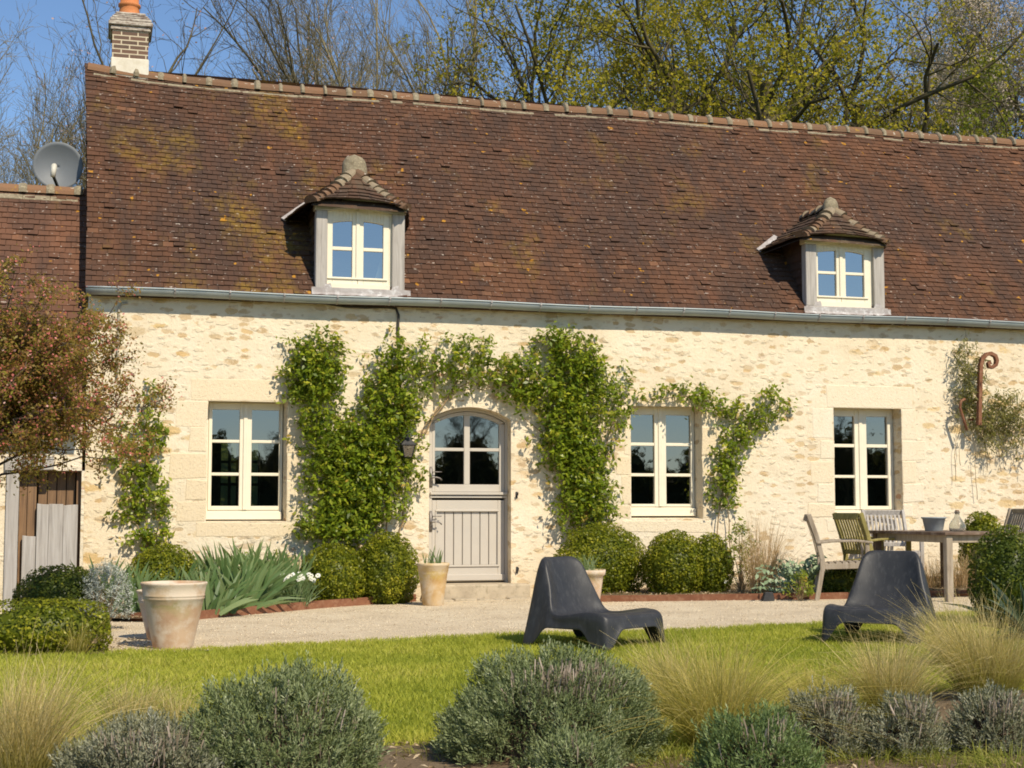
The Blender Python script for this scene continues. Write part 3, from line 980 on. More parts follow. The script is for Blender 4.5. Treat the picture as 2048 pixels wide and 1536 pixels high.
for zc in (Z(955), Z(1043)):
    mb = MB()
    xh = X(861.5)
    mb.prism([(xh - 0.018, zc - 0.12), (xh + 0.018, zc - 0.12), (xh + 0.026, zc - 0.05), (xh + 0.018, zc), (xh + 0.026, zc + 0.05), (xh + 0.014, zc + 0.13), (xh - 0.014, zc + 0.13),
              (xh - 0.022, zc + 0.05), (xh - 0.016, zc), (xh - 0.022, zc - 0.05)], YF - 0.012, YF - 0.002)
    mb.tube([(xh, YF - 0.01, zc - 0.01), (xh, YF - 0.065, zc - 0.01), (xh + 0.05, YF - 0.07, zc), (xh + 0.10, YF - 0.065, zc - 0.012), (xh + 0.125, YF - 0.06, zc - 0.035)], 0.009, 6)
    mb.tube([(xh + 0.02, YF - 0.012, zc + 0.065), (xh + 0.03, YF - 0.03, zc + 0.065), (xh + 0.13, YF - 0.03, zc + 0.066)], 0.006, 6)
    mb.build("handle", M['handle'], door, smooth=True)
for px_, py_ in ((1033, 990), (1034, 1140)):
    mb = MB()
    p = W(px_, py_, 0)
    mb.tube([(p[0], 0.01, p[2]), (p[0], -0.05, p[2]), (p[0], -0.06, p[2] + 0.03)], 0.01, 6)
    mb.box((p[0] - 0.012, -0.012, p[2] - 0.04), (p[0] + 0.012, 0.0, p[2] + 0.04))
    mb.build("hinge_pin", M['iron'], house)
# doorstep: a worn slab and a lower kerb of stone
mb = MB()
rng = random.Random(4)
sx0, sx1 = float(W(850, 1170, -0.05)[0]), float(W(1034, 1170, -0.05)[0])
zs = float(W(938, 1167, 0.05)[2])
mb.box((sx0, -0.24, -0.05), (sx1 + 0.12, 0.30, zs))
step = mb.build("doorstep", M['step'], house, bevel=0.02, seg=3)
mb = MB()
x = sx0 - 0.1
while x < sx1 + 0.1:
    L = rng.uniform(0.16, 0.30)
    mb.box((x, -0.47 + rng.uniform(-.03, .03), -0.05), (x + L - 0.012, -0.245, 0.055 + rng.uniform(-.012, .012)))
    x += L
mb.build("step_kerb", M['step'], house, bevel=0.018, seg=2)

# ---- gutter
mb = MB()
gy, gr = YE - 0.03, 0.080
gxs = np.linspace(XL - 0.01, XR, 90)
def gut_z(x): return ZE + 0.008 * math.sin(x * 1.9) - 0.005
st = []
for x in gxs:
    z = gut_z(x)
    st.append([Vector((x, gy + r_ * math.cos(a), z + r_ * math.sin(a))) for r_, a in
               [(gr, math.pi + math.pi * k / 10) for k in range(11)] + [(gr - 0.006, 2 * math.pi - math.pi * k / 10) for k in range(11)]])
vs = [v for s_ in st for v in s_]; n = len(st[0]); fs = []
for i in range(len(st) - 1):
    for k in range(n):
        k2 = (k + 1) % n
        fs.append((i * n + k, (i + 1) * n + k, (i + 1) * n + k2, i * n + k2))
fs += [tuple(range(n)), tuple(range((len(st) - 1) * n + n - 1, (len(st) - 1) * n - 1, -1))]
mb.add(vs, fs)
mb.tube([(x, gy - gr, gut_z(x)) for x in gxs], 0.011, 6)
gutter = mb.build("gutter", M['zinc'], house, smooth=True)
x = XL + 0.35
while x < XR:
    mb = MB()
    z = gut_z(x)
    for w0, w1, rr in ((x - 0.009, x + 0.009, gr + 0.006),):
        pts0 = [(w0, gy + rr * math.cos(math.pi + math.pi * k / 10), z + rr * math.sin(math.pi + math.pi * k / 10)) for k in range(11)]
        pts1 = [(w1, p[1], p[2]) for p in pts0]
        mb.add(pts0 + pts1, [(k, k + 11, k + 12, k + 1) for k in range(10)])
    mb.box((x - 0.009, gy - gr - 0.016, z - 0.016), (x + 0.009, gy - gr + 0.014, z + 0.014))
    mb.build("bracket", M['lead'], gutter)
    x += 0.63
# ---- conduit and cable on the wall
mb = MB()
def wp(px_, py_, y): return tuple(W(px_, py_, y))
mb.tube([wp(255, 606, -.02), wp(243, 607, -.02), wp(238, 616, -.018), wp(237, 650, -.016), wp(235, 700, -.016), wp(233, 757, -.016)], 0.014, 8)
mb.build("conduit", M['conduit'], house, smooth=True)
mb = MB()
P = [(420, 598), (500, 601), (600, 603), (650, 606), (690, 613), (730, 615), (775, 614), (792, 617), (797, 630), (796, 660), (798, 690), (800, 760), (806, 850)]
mb.tube([wp(a, b, -.022) for a, b in P], 0.016, 8)
mb.build("cable", M['cable'], house, smooth=True)

# ---- chimney on the ridge
chy = YR - 0.10
sc = mpp(W(260, 90, chy))
cx0, cx1 = float(W(224, 100, chy)[0]), float(W(296.5, 100, chy)[0])
CZ = lambda p: float(W(260, p, chy)[2])
mb = MB()
mb.box((cx0, chy, CZ(138)), (cx1, chy + 0.6, CZ(62)))
chim = mb.build("chimney", M['brick'], house)
mb = MB()
mb.box((cx0 - 0.012, chy - 0.015, CZ(160)), (cx1 + 0.012, chy + 0.615, CZ(117)))
mb.build("chimney_base", M['limewash'], chim, bevel=0.01)
mb = MB()
def course(a, b, e, t=0.0):
    mb.box((cx0 - e, chy - e, CZ(b)), (cx1 + e, chy + 0.6 + e, CZ(a) - 0.004))
course(53, 62, 0.025); course(44, 53, 0.055); course(37, 44, 0.035)
course(32, 37, 0.01); course(28, 32, -0.012); course(22, 28, -0.04)
mb.build("chimney_cap", M['brickcap'], chim, bevel=0.01)
mb = MB()
pcx, pcy = float(W(259, 10, chy + 0.3)[0]), chy + 0.3
mb.lathe([(0.16, CZ(25)), (0.15, CZ(18)), (0.128, CZ(4)), (0.135, CZ(2)), (0.15, CZ(0)), (0.15, CZ(-4)), (0.125, CZ(-6)), (0.12, CZ(-45)), (0.145, CZ(-50)), (0.145, CZ(-56)), (0.11, CZ(-56)), (0.10, CZ(20))], 28, (pcx, pcy, 0))
mb.build("chimney_pot", M['terra'], chim, smooth=True)


# ---- dormers
def make_dormer(sp):
    yd = -0.07
    mx = (sp['pl'][0] + sp['pr'][1]) / 2
    X = lambda p, y=yd: float(W(p, 500, y)[0])
    Z = lambda p, y=yd: float(W(mx, p, y)[2])
    x0, x1, x2, x3 = X(sp['pl'][0]), X(sp['pl'][1]), X(sp['pr'][0]), X(sp['pr'][1])
    zb, zl0, zl1 = Z(sp['base']), Z(sp['lin'][1]), Z(sp['lin'][0])
    zbb = Z(sp['bb'])
    mb = MB()
    mb.box((x0 - 0.02, yd - 0.028, zbb + 0.005), (x3 + 0.03, yd + 0.2, zb - 0.002))
    d = mb.build("dormer", M['oldwood'], house, bevel=0.008)
    for a, b in ((x0, x1), (x2, x3)):
        mb = MB()
        mb.box((a, yd, zb), (b, yd + 0.13, zl0))
        mb.build("post", M['oldwood'], d, bevel=0.008)
    # arched lintel
    mb = MB()
    lo = arc(x1 - 0.01, x2 + 0.01, zl0 - 0.0, zl0 + 0.045, 10)
    up = arc(x0 - 0.02, x3 + 0.02, zl1 - 0.05, zl1 + 0.02, 10)
    poly = [(x0 - 0.02, zl0)] + lo + [(x3 + 0.02, zl0)] + up[::-1]
    mb.prism(poly, yd - 0.012, yd + 0.14)
    mb.build("lintel", sp['lmat'], d, bevel=0.006)
    # sill beam and lead flashing
    mb = MB()
    rr = random.Random(int(mx))
    qx = np.arange(x0 - 0.05, x3 + 0.09, 0.03)
    vs = []
    for i, x in enumerate(qx):
        for yy, lf in ((YE - 0.02 - 0.003 * math.sin(i * 1.3), 0.045), (YE + 0.03, 0.052), (yd - 0.035, 0.05), (yd - 0.03, 0.10)):
            vs.append((x, yy, roof_z(yy) + lf + 0.004 * mnoise.noise((x * 9, yy * 9, 0))))
    mb.add(vs, [(i * 4 + k, i * 4 + 4 + k, i * 4 + 5 + k, i * 4 + 1 + k) for i in range(len(qx) - 1) for k in range(3)])
    for xx in (x1 - 0.06, x2 - 0.02):
        mb.add([(xx, yd - 0.012, zb), (xx + 0.12, yd - 0.012, zb), (xx + 0.10, yd - 0.006, zb + 0.07), (xx + 0.03, yd - 0.006, zb + 0.05)], [(0, 1, 2, 3)])
    mb.build("flashing", M['lead'], d)
    # casement: frame, bars, panes
    yw = yd + 0.045
    g0, g1, g2, g3 = [X(p, yw) for p in sp['g']]
    r1t, r1b, r2t, r2b = [Z(p, yw) for p in sp['rows']]
    zfb = Z(sp['fb'], yw)
    ztop = zl0 + 0.05
    fx0, fx1 = x1 - 0.03, X(sp['fr'], yw)
    xc = (g1 + g2) / 2
    mb = MB()
    mb.box((fx0, yw, zfb), (g0, yw + 0.06, ztop)); mb.box((g3, yw, zfb), (fx1, yw + 0.06, ztop))
    mb.box((g1, yw, zfb), (xc - 0.002, yw + 0.06, ztop)); mb.box((xc + 0.002, yw, zfb), (g2, yw + 0.06, ztop))
    mb.box((xc - 0.024, yw - 0.014, zfb + 0.06), (xc + 0.02, yw - 0.001, ztop - 0.03))
    ar = arc(g0, g3, r1t - 0.018, r1t + 0.014, 16)
    zz = lambda q: float(np.interp(q, [p[0] for p in ar], [p[1] for p in ar]))
    for a, b in ((g0, g1), (g2, g3)):
        qx = np.linspace(a, b, 7)
        for k in range(6):
            mb.prism([(qx[k], zz(qx[k])), (qx[k + 1], zz(qx[k + 1])), (qx[k + 1], ztop), (qx[k], ztop)], yw + 0.001, yw + 0.059)
        mb.box((a, yw + 0.01, r2t), (b, yw + 0.05, r1b)); mb.box((a, yw + 0.001, zfb), (b, yw + 0.059, r2b))
    mb.box((fx0 + 0.03, yw - 0.018, zfb + 0.055), (fx1 - 0.02, yw - 0.001, zfb + 0.075))
    mb.box((fx0, yw - 0.03, zb - 0.002), (fx1 + 0.01, yw + 0.06, zfb - 0.002))
    mb.box((fx1, yw + 0.01, zb), (x2 + 0.02, yw + 0.05, ztop))
    mb.build("casement", M['cream'], d, bevel=0.004)
    for a, b in ((g0, g1), (g2, g3)):
        gm = MB()
        gm.add([(a, yw + 0.03, r2b), (b, yw + 0.03, r2b), (b, yw + 0.03, r2t), (a, yw + 0.03, r2t)], [(0, 1, 2, 3)])
        qx = np.linspace(b, a, 7)
        vs = [(a, yw + 0.03, r1b), (b, yw + 0.03, r1b)] + [(q, yw + 0.03, zz(q)) for q in qx]
        gm.add(vs, [tuple(range(len(vs)))])
        gm.build("pane", M['glass_dormer'], d)
    if sp.get('curtain'):
        cm = MB()
        a = g3 - 0.07
        cm.add([(a - 0.03, yw + 0.09, r2b - 0.03), (g3 + 0.05, yw + 0.11, r2b - 0.03), (g3 + 0.05, yw + 0.11, r2t - 0.03), (g3 - 0.01, yw + 0.10, r2t - 0.05), (a + 0.02, yw + 0.09, r2b + 0.12)], [(0, 1, 2, 3, 4)])
        cm.build("curtain", M['curtain'], d)
    # tile-hung cheeks
    zc = zl1
    yb_ = YE + (zc - ZE) / RISE
    y0 = yd + 0.05
    for xs_, sgn in ((x0 + 0.03, -1), (x3 - 0.03, 1)):
        mb = MB()
        mb.add([(xs_, y0, roof_z(y0) - 0.05), (xs_, y0, zc), (xs_, yb_, zc)], [(0, 1, 2)], 0.15)
        nr = 9
        for k in range(nr):
            za = roof_z(y0) + (zc - roof_z(y0)) * k / nr
            zbk = roof_z(y0) + (zc - roof_z(y0)) * (k + 1.1) / nr
            ye_ = min(YE + (zbk - ZE) / RISE, yb_) + 0.03
            mb.add([(xs_ + sgn * 0.022, y0, za), (xs_ + sgn * 0.022, ye_ - 0.06, za), (xs_ + sgn * 0.004, ye_, min(zbk, zc)), (xs_ + sgn * 0.004, y0, min(zbk, zc))], [(0, 1, 2, 3)], rr.uniform(0.05, 0.35))
        mb.build("cheek", M['tile'], d)
    # hipped roof
    ze = Z(sp['eave'], yd - 0.1)
    FL = Vector((X(sp['fl'], yd - 0.12), yd - 0.12, ze)); FR = Vector((X(sp['frr'], yd - 0.12), yd - 0.12, ze - 0.03))
    xa = X(sp['ax'], yd + 0.42)
    A = Vector((xa, yd + 0.40, float(W(sp['ax'], sp['ay'], yd + 0.40)[2])))
    RB = Vector((xa, YE + (A.z - 0.02 - ZE) / RISE, A.z - 0.02))
    zq = ze - 0.10
    BL = Vector((FL.x - 0.20, YE + (zq - ZE) / RISE + 0.02, zq + 0.02))
    BR = Vector((FR.x + 0.20, YE + (zq - ZE) / RISE + 0.02, zq + 0.02))
    def hip(P, Q, t):
        p = P.lerp(Q, t); p.z -= 0.055 * math.sin(math.pi * min(t, 1)); return p
    mb = MB()
    rr2 = random.Random(int(mx) + 3)
    def front(u, t):
        a, b = hip(FL, A, t), hip(FR, A, t)
        p = a.lerp(b, min(1, max(0, u)))
        p.z += 0.055 * (1 - t) * math.sin(math.pi * min(1, max(0, u)))
        return p
    nf = (FR - FL).cross(A - FL).normalized()
    tiles(mb, lambda t: hip(FL, A, t), lambda t: hip(FR, A, t), 7, 0.15, nf, rr2, 0.9, pt=front, thick=0.022, lift=0.026)
    nl = (FL - BL).cross(A - FL).normalized()
    tiles(mb, lambda t: BL.lerp(RB, t), lambda t: hip(FL, A, t), 8, 0.15, nl, rr2, 0.97, thick=0.016, lift=0.02)
    nr_ = (A - FR).cross(BR - FR).normalized()
    if nr_.z < 0: nr_ = -nr_
    tiles(mb, lambda t: hip(FR, A, t), lambda t: BR.lerp(RB, t), 8, 0.15, nr_, rr2, 0.97, thick=0.016, lift=0.02)
    dnn = Vector((0, 0, -0.035))
    mb.add([FL + dnn, FR + dnn, A + dnn, BL + dnn, RB + dnn, BR + dnn], [(0, 1, 2), (3, 0, 2, 4), (1, 5, 4, 2)], 0.1)
    mb.build("dormer_roof", M['tile_dormer'], d)
    # bonnet tiles down the hips and over the little ridge
    mb = MB()
    for P, nb_ in ((FL, 8), (FR, 8)):
        for k in range(nb_):
            t0, t1 = k / nb_ * 0.92, (k + 1.35) / nb_ * 0.92
            a, b = hip(P, A, t0), hip(P, A, t1)
            ax = (b - a).normalized()
            ra = 0.095 + rr2.uniform(-.008, .010)
            half_pipe(mb, [half_ring(a + Vector((0, 0, -0.002)), ax, ra, 0.85), half_ring(b + Vector((0, 0, -0.022)), ax, ra * 0.78, 0.8)], rr2.choice([0.0, 0.1, 0.2, 0.8, 0.72, 0.75]))
    k = 0
    y = A.y + 0.1
    while y < RB.y:
        half_pipe(mb, [half_ring((xa, y, A.z + 0.01), (0, 1, 0), 0.085), half_ring((xa, y + 0.26, A.z - 0.015), (0, 1, 0), 0.075)], rr2.uniform(0.5, 0.95))
        y += 0.2
    mb.build("hip_tiles", M['ridge'], d, bevel=0.004)
    # rounded mortar knob at the peak
    mb = MB()
    wv, hv = sp['knob']
    for i in range(9):
        pass
    prof = []
    NI, NJ = 9, 16
    vs, fs = [], []
    for i in range(NI):
        t = i / (NI - 1)
        zz_ = -0.08 + (hv + 0.08) * t
        w_ = wv / 2 * (1.0 if t < 0.5 else math.sqrt(max(0.0, 1 - ((t - 0.5) / 0.5) ** 2.2)) ) * (1.05 - 0.12 * t)
        for j in range(NJ):
            a_ = 2 * math.pi * j / NJ
            q = 1 + 0.07 * mnoise.noise((math.cos(a_) * 2, math.sin(a_) * 2, t * 3 + mx))
            vs.append((xa + w_ * q * math.cos(a_), A.y + 0.03 + w_ * 0.62 * q * math.sin(a_), A.z - 0.04 + zz_))
    for i in range(NI - 1):
        for j in range(NJ):
            j2 = (j + 1) % NJ
            fs.append((i * NJ + j, i * NJ + j2, (i + 1) * NJ + j2, (i + 1) * NJ + j))
    mb.add(vs, fs)
    mb.build("finial", M['mortar'], d, smooth=True)
    # lead in the valley
    mb = MB()
    q = BL.lerp(RB, 0.42)
    nrm = Vector((0, -RISE, 1)).normalized() * 0.045
    mb.bar(BL + nrm + Vector((-0.02, 0, 0)), q + nrm + Vector((-0.05, 0, 0)), 0.07, 0.014, nrm)
    mb.build("valley_lead", M['lead'], d)
    return d


make_dormer(dict(pl=(631.7, 655), pr=(784.5, 809.5), base=580, bb=590, lin=(402, 424), lmat=M['bluewood'], g=(665, 704.5, 727, 766.5), rows=(444.5, 495, 502, 555.5),
                 fb=569, fr=778, eave=410, fl=621, frr=813, ax=707.5, ay=338, knob=(0.31, 0.23), curtain=True))
make_dormer(dict(pl=(1611.5, 1633), pr=(1747, 1768), base=614, bb=624, lin=(471, 491), lmat=M['creamwood'], g=(1635.5, 1672, 1690.5, 1727.5), rows=(504, 544, 549.5, 593),
                 fb=605, fr=1737, eave=479, fl=1602, frr=1776, ax=1663.5, ay=416, knob=(0.22, 0.20)))

# ------------------------------------------------------------------ the lower building on the left
AYE, AYR = -1.12, 1.52
AZE = float(W(90, 862, AYE)[2]); AZR = float(W(90, 379, AYR)[2])
annex = thing("outbuilding", "lower tiled outbuilding with a boarded opening, against the farmhouse's left gable", "outbuilding")
AX0, AX1 = -7.0, XL - 0.02
def apt(x, t): return Vector((x, AYE + (AYR - AYE) * t, AZE + (AZR - AZE) * t + 0.02 * mnoise.noise((x, t * 2, 9)) * math.sin(math.pi * min(t, 1))))
ARISE = (AZR - AZE) / (AYR - AYE)
mb = MB()
rng = random.Random(31)
tiles(mb, lambda t: apt(AX0, t), lambda t: apt(AX1, t), 40, 0.125, (0, -ARISE, 1), rng, pt=lambda u, t: apt(AX0 + (AX1 - AX0) * u, t))
ab = 2 * AYR - AYE
mb.add([(AX0, AYE, AZE - .03), (AX1, AYE, AZE - .03), (AX1, AYR, AZR - .03), (AX0, AYR, AZR - .03), (AX1, ab, AZE - .03), (AX0, ab, AZE - .03)], [(0, 1, 2, 3), (3, 2, 4, 5)], 0.3)
aroof = mb.build("roof", M['tile_annex'], annex)
mb = MB(); mm = MB()
x = AX1 - 0.12
while x > AX0:
    L = rng.uniform(0.30, 0.34)
    half_pipe(mb, [half_ring((x - L, AYR, AZR - 0.07), (1, 0, 0), 0.12), half_ring((x, AYR, AZR - 0.07), (1, 0, 0), 0.118)], rng.uniform(0.4, 0.68))
    half_pipe(mm, [half_ring((x - 0.05, AYR, AZR - 0.07), (1, 0, 0), 0.124), half_ring((x - 0.02, AYR, AZR - 0.07), (1, 0, 0), 0.14), half_ring((x + 0.03, AYR, AZR - 0.07), (1, 0, 0), 0.143), half_ring((x + 0.05, AYR, AZR - 0.07), (1, 0, 0), 0.12)], 0.9)
    mm.bar((x - L, AYR - .13, AZR - 0.13 * ARISE), (x, AYR - .13, AZR - 0.13 * ARISE), 0.09, 0.05 + rng.uniform(0, .02), (0, -ARISE, 1))
    x -= L
mb.build("ridge_tiles", M['ridge'], aroof); mm.build("ridge_mortar", M['mortar'], aroof, bevel=0.006)
AY = -0.92
ox0, ox1, oz0, oz1 = rect(36, 167, 941, 1180, AY)
mb = MB()
atop = AZE + (AY - AYE) * ARISE - 0.05
mb.box((AX0, AY, -0.3), (ox0, AY + 0.35, atop)); mb.box((ox0, AY, oz1), (ox1, AY + 0.35, atop))
mb.box((ox1, AY, -0.3), (AX1 + 0.02, AY + 0.35, atop))
mb.box((AX0, AY + 0.36, -0.3), (AX0 + 0.3, ab - 0.2, atop)); mb.box((AX0 + 0.3, ab - 0.5, -0.3), (AX1, ab - 0.2, atop))
mb.build("wall", M['rubble'], annex)
mb = MB()
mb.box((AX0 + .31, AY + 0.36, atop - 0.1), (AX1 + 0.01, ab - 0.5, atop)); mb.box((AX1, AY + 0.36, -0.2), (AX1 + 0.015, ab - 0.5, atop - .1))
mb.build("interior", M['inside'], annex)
mb = MB()
fa, fb_, fc, fd = rect(10, 36, 941, 1180, AY - 0.02)
mb.box((fa, AY - 0.03, -0.1), (ox0, AY + 0.1, oz1))
mb.bar((fa - 0.02, AY - 0.02, oz1 + 0.07), (float(W(108, 935, AY)[0]), AY - 0.02, oz1 + 0.08), 0.06, 0.15)
mb.build("door_frame", M['oldwood'], annex, bevel=0.006)
def boards(name, lst, mat):
    mb = MB()
    for a, b, t, bt, y in lst:
        q = rect(a, b, t, bt, AY + y)
        j = random.Random(int(a)).uniform(-0.02, 0.02)
        mb.prism([(q[0], -0.1), (q[1], -0.1), (q[1], q[3] + j * .3), ((q[0] + q[1]) / 2, q[3] + j * .15), (q[0], q[3] - j * .3)], AY + y, AY + y + 0.03)
    mb.build(name, mat, annex, bevel=0.003)
boards("brown_boards", [(37, 52, 944, 1180, 0.12), (53, 71, 944, 1180, 0.12), (151, 167, 942, 1180, 0.10)], M['brownwood'])
boards("grey_boards", [(43, 70, 1072, 1180, 0.05), (72, 95.6, 1008, 1180, 0.04), (96, 124.6, 1008, 1180, 0.044), (125, 154, 1010, 1180, 0.04)], M['oldwood'])
mb = MB(); q = rect(75, 150, 945, 1180, AY + .2)
for k in range(4):
    a = q[0] + (q[1] - q[0]) * k / 4; mb.box((a, AY + .2, -0.1), (a + (q[1] - q[0]) / 4 - 0.01, AY + 0.23, q[3] + 0.05))
mb.build("door_leaf", M['brownwood'], annex)

# ------------------------------------------------------------------ satellite dish behind the outbuilding's ridge
dc = W(116, 334, 1.95)
dr = 48 * mpp(dc)
dish = thing("satellite_dish", "round grey satellite dish standing behind the outbuilding ridge", "satellite dish", (dc[0], dc[1], dc[2] - 0.5))
mb = MB()
NI, NJ = 8, 40
vs, fs = [], []
for i in range(NI + 1):
    for j in range(NJ):
        rr_ = dr * i / NI; a = 2 * math.pi * j / NJ
        vs.append((rr_ * math.cos(a), -0.09 * (rr_ / dr) ** 2 , 0.5 + rr_ * math.sin(a) * 0.99))
for i in range(NI):
    for j in range(NJ):
        j2 = (j + 1) % NJ
        fs.append((i * NJ + j, i * NJ + j2, (i + 1) * NJ + j2, (i + 1) * NJ + j))
mb.add(vs, fs)
o = mb.build("reflector", M['dish'], dish, smooth=True)
sm = o.modifiers.new("solid", 'SOLIDIFY'); sm.thickness = 0.008; sm.offset = 1
mb = MB()
mb.tube([(0, 0.08, -0.7), (0, 0.08, 0.5)], 0.025, 10); mb.bar((0, 0.08, 0.5), (0, 0.0, 0.5), 0.1, 0.14)
mb.build("mast", M['iron'], dish)
mb = MB()
mb.bar((0.02, -0.02, 0.5 - dr * 0.98), (-0.05, -0.42, 0.5 - dr * 0.62), 0.03, 0.03)
mb.build("feed_arm", M['iron'], dish)
mb = MB()
mb.tube([(-0.045, -0.44, 0.5 - dr * 0.72), (-0.04, -0.43, 0.5 - dr * 0.45), (-0.038, -0.40, 0.5 - dr * 0.28), (-0.035, -0.37, 0.5 - dr * 0.22)], [0.032, 0.034, 0.038, 0.034], 12)
mb.build("receiver_head", M['offwhite'], dish, smooth=True)


# ------------------------------------------------------------------ foliage tools
def unit(a): return a / np.maximum(np.linalg.norm(a, axis=-1, keepdims=True), 1e-9)


def leaf_quads(P, N, size, aspect, r, droop=0.0):
    """diamond leaves: centres P, normals N"""
    n = len(P)
    N = unit(N)
    a = r.normal(size=(n, 3)); a[:, 2] -= droop
    a = unit(a - N * np.sum(a * N, -1, keepdims=True))
    b = np.cross(N, a)
    L = (size * r.uniform(0.65, 1.3, n))[:, None]
    w = L * aspect
    fold = N * L * 0.10
    V = np.stack([P - a * L / 2, P + b * w / 2 + fold - a * L * 0.06, P + a * L / 2, P - b * w / 2 + fold - a * L * 0.06], 1).reshape(-1, 3)
    F = np.arange(4 * n).reshape(n, 4)
    return V, F


def foliage(name, P, N, size, mat, parent, off, r, aspect=0.5, tint=None, droop=0.0):
    V, F = leaf_quads(P, N, size, aspect, r, droop)
    if tint is None: tint = r.uniform(0, 1, len(P))
    return mesh_np(name, V - np.asarray(off), F, mat, parent, np.repeat(np.clip(tint, 0, 1), 4))


def sprigs(C, D, k, length, spread, r):
    """k leaves strung along a short shoot from each centre C in direction D"""
    n = len(C)
    t = r.uniform(0, 1, (n, k, 1))
    P = C[:, None] + D[:, None] * t * length + r.normal(size=(n, k, 3)) * spread
    N = unit(r.normal(size=(n, k, 3)) * 0.75 + D[:, None] * 0.5 + np.array([0.05, -0.35, 0.55]))
    tint = np.clip(r.normal(0.5, 0.2, (n, 1)) + r.normal(0, 0.14, (n, k)), 0, 1)
    return P.reshape(-1, 3), N.reshape(-1, 3), tint.ravel()


def ribbons(paths, widths, side, tint, along=True):
    """paths (n,k,3), widths (n,k), side (n,3) -> V, F, tint, along"""
    n, k, _ = paths.shape
    s = side[:, None] * widths[..., None] / 2
    V = np.stack([paths - s, paths + s], 2).reshape(-1, 3)
    base = (np.arange(n) * k * 2)[:, None]
    i = np.arange(k - 1)[None] * 2
    a = base + i
    F = np.stack([a, a + 1, a + 3, a + 2], -1).reshape(-1, 4)
    T = np.repeat(tint, k * 2)
    A = np.tile(np.repeat(np.linspace(0, 1, k), 2), n)
    return V, F, T, A


def tufts(name, label, cat, base, n, height, spread, r, mat, width=0.004, radius=0.06, lean=(0, 0), group=None, droop=1.0, hvar=0.35, k=6, parts='blades'):
    """fountain of fine grass blades"""
    ang = r.uniform(0, 2 * math.pi, n)
    rad = radius * np.sqrt(r.uniform(0, 1, n))
    B = np.stack([base[0] + rad * np.cos(ang), base[1] + rad * np.sin(ang), np.full(n, base[2])], -1)
    a2 = ang + r.normal(0, 0.7, n)
    tilt = spread * np.abs(r.normal(0, 0.62, n)) + 0.03
    H = height * (1 - hvar * r.uniform(0, 1, n) ** 0.8)
    out = np.stack([np.cos(a2), np.sin(a2), np.zeros(n)], -1)
    m = 9
    cl = r.normal(0, 0.15 * spread, (m, 3)); cl[:, 2] = 0
    which = r.integers(0, m, n)
    ld = (np.array([lean[0], lean[1], 0]) + cl[which] + r.normal(0, 0.06 * spread, (n, 3)) * np.array([1, 1, 0]))[:, None]
    H = H * r.uniform(0.75, 1.15, m)[which]
    t = np.linspace(0, 1, k)[None, :, None]
    horiz = out[:, None] * (tilt[:, None, None] * t + droop * 0.35 * tilt[:, None, None] * t ** 2.6) + ld * t ** 1.7
    curl = r.normal(0, 0.075, (n, 1, 3)) * t ** 2 + r.normal(0, 0.018, (n, k, 3)) * t
    Z = t - droop * (0.14 + 0.38 * tilt[:, None, None] ** 1.2) * t ** 2.4
    P = B[:, None] + H[:, None, None] * (horiz + curl)
    P[..., 2] += (H[:, None, None] * Z)[..., 0]
    side = unit(np.cross(out, np.array([0, 0, 1.0])) + r.normal(0, 0.5, (n, 3)))
    wid = width * (1 - 0.75 * np.linspace(0, 1, k)[None]) * r.uniform(0.7, 1.3, (n, 1))
    V, F, T, A = ribbons(P, wid, side, r.uniform(0, 1, n))
    root = thing(name, label, cat, base, group=group)
    mesh_np(parts, V - np.asarray(base), F, mat, root, T, extra=A)
    return root


M['box_leaf'] = leafmat("boxwood_leaf", [(0, (0.045, 0.062, 0.005)), (0.4, (0.105, 0.122, 0.008)), (0.75, (0.195, 0.195, 0.012)), (1, (0.29, 0.265, 0.022))], 0.35, 0.4)
M['box_dark'] = leafmat("dark_box_leaf", [(0, (0.026, 0.042, 0.006)), (0.5, (0.058, 0.078, 0.009)), (0.8, (0.115, 0.128, 0.014)), (1, (0.19, 0.185, 0.022))], 0.28, 0.4)
M['vine_leaf'] = leafmat("climber_leaf", [(0, (0.042, 0.070, 0.006)), (0.45, (0.105, 0.152, 0.010)), (0.75, (0.190, 0.232, 0.015)), (1, (0.31, 0.30, 0.030))], 0.38, 0.32, gloss=0.22)
M['vine_young'] = leafmat("young_climber_leaf", [(0, (0.07, 0.11, 0.012)), (0.5, (0.14, 0.18, 0.02)), (0.85, (0.23, 0.24, 0.03)), (1, (0.30, 0.20, 0.04))], 0.38, 0.35, gloss=0.2)
M['jasmine_leaf'] = leafmat("jasmine_leaf", [(0, (0.06, 0.06, 0.02)), (0.5, (0.13, 0.12, 0.035)), (0.8, (0.21, 0.19, 0.07)), (1, (0.27, 0.19, 0.09))], 0.3, 0.5)
M['crab_leaf'] = leafmat("crab_leaf", [(0, (0.13, 0.075, 0.025)), (0.38, (0.20, 0.155, 0.030)), (0.65, (0.25, 0.10, 0.045)), (1, (0.25, 0.24, 0.035))], 0.5, 0.45)
M['bud'] = leafmat("pink_bud", [(0, (0.28, 0.06, 0.06)), (0.65, (0.44, 0.13, 0.12)), (1, (0.62, 0.36, 0.32))], 0.3, 0.5)
M['oak_leaf'] = leafmat("spring_oak_leaf", [(0, (0.13, 0.115, 0.007)), (0.5, (0.23, 0.195, 0.010)), (0.85, (0.31, 0.25, 0.015)), (1, (0.36, 0.28, 0.02))], 0.4, 0.6)
M['fresh_leaf'] = leafmat("fresh_leaf", [(0, (0.085, 0.105, 0.010)), (0.5, (0.155, 0.175, 0.017)), (1, (0.24, 0.235, 0.03))], 0.3, 0.6)
M['blossom'] = leafmat("grey_blossom", [(0, (0.19, 0.17, 0.2)), (0.5, (0.34, 0.28, 0.23)), (1, (0.50, 0.42, 0.37))], 0.3, 0.7)
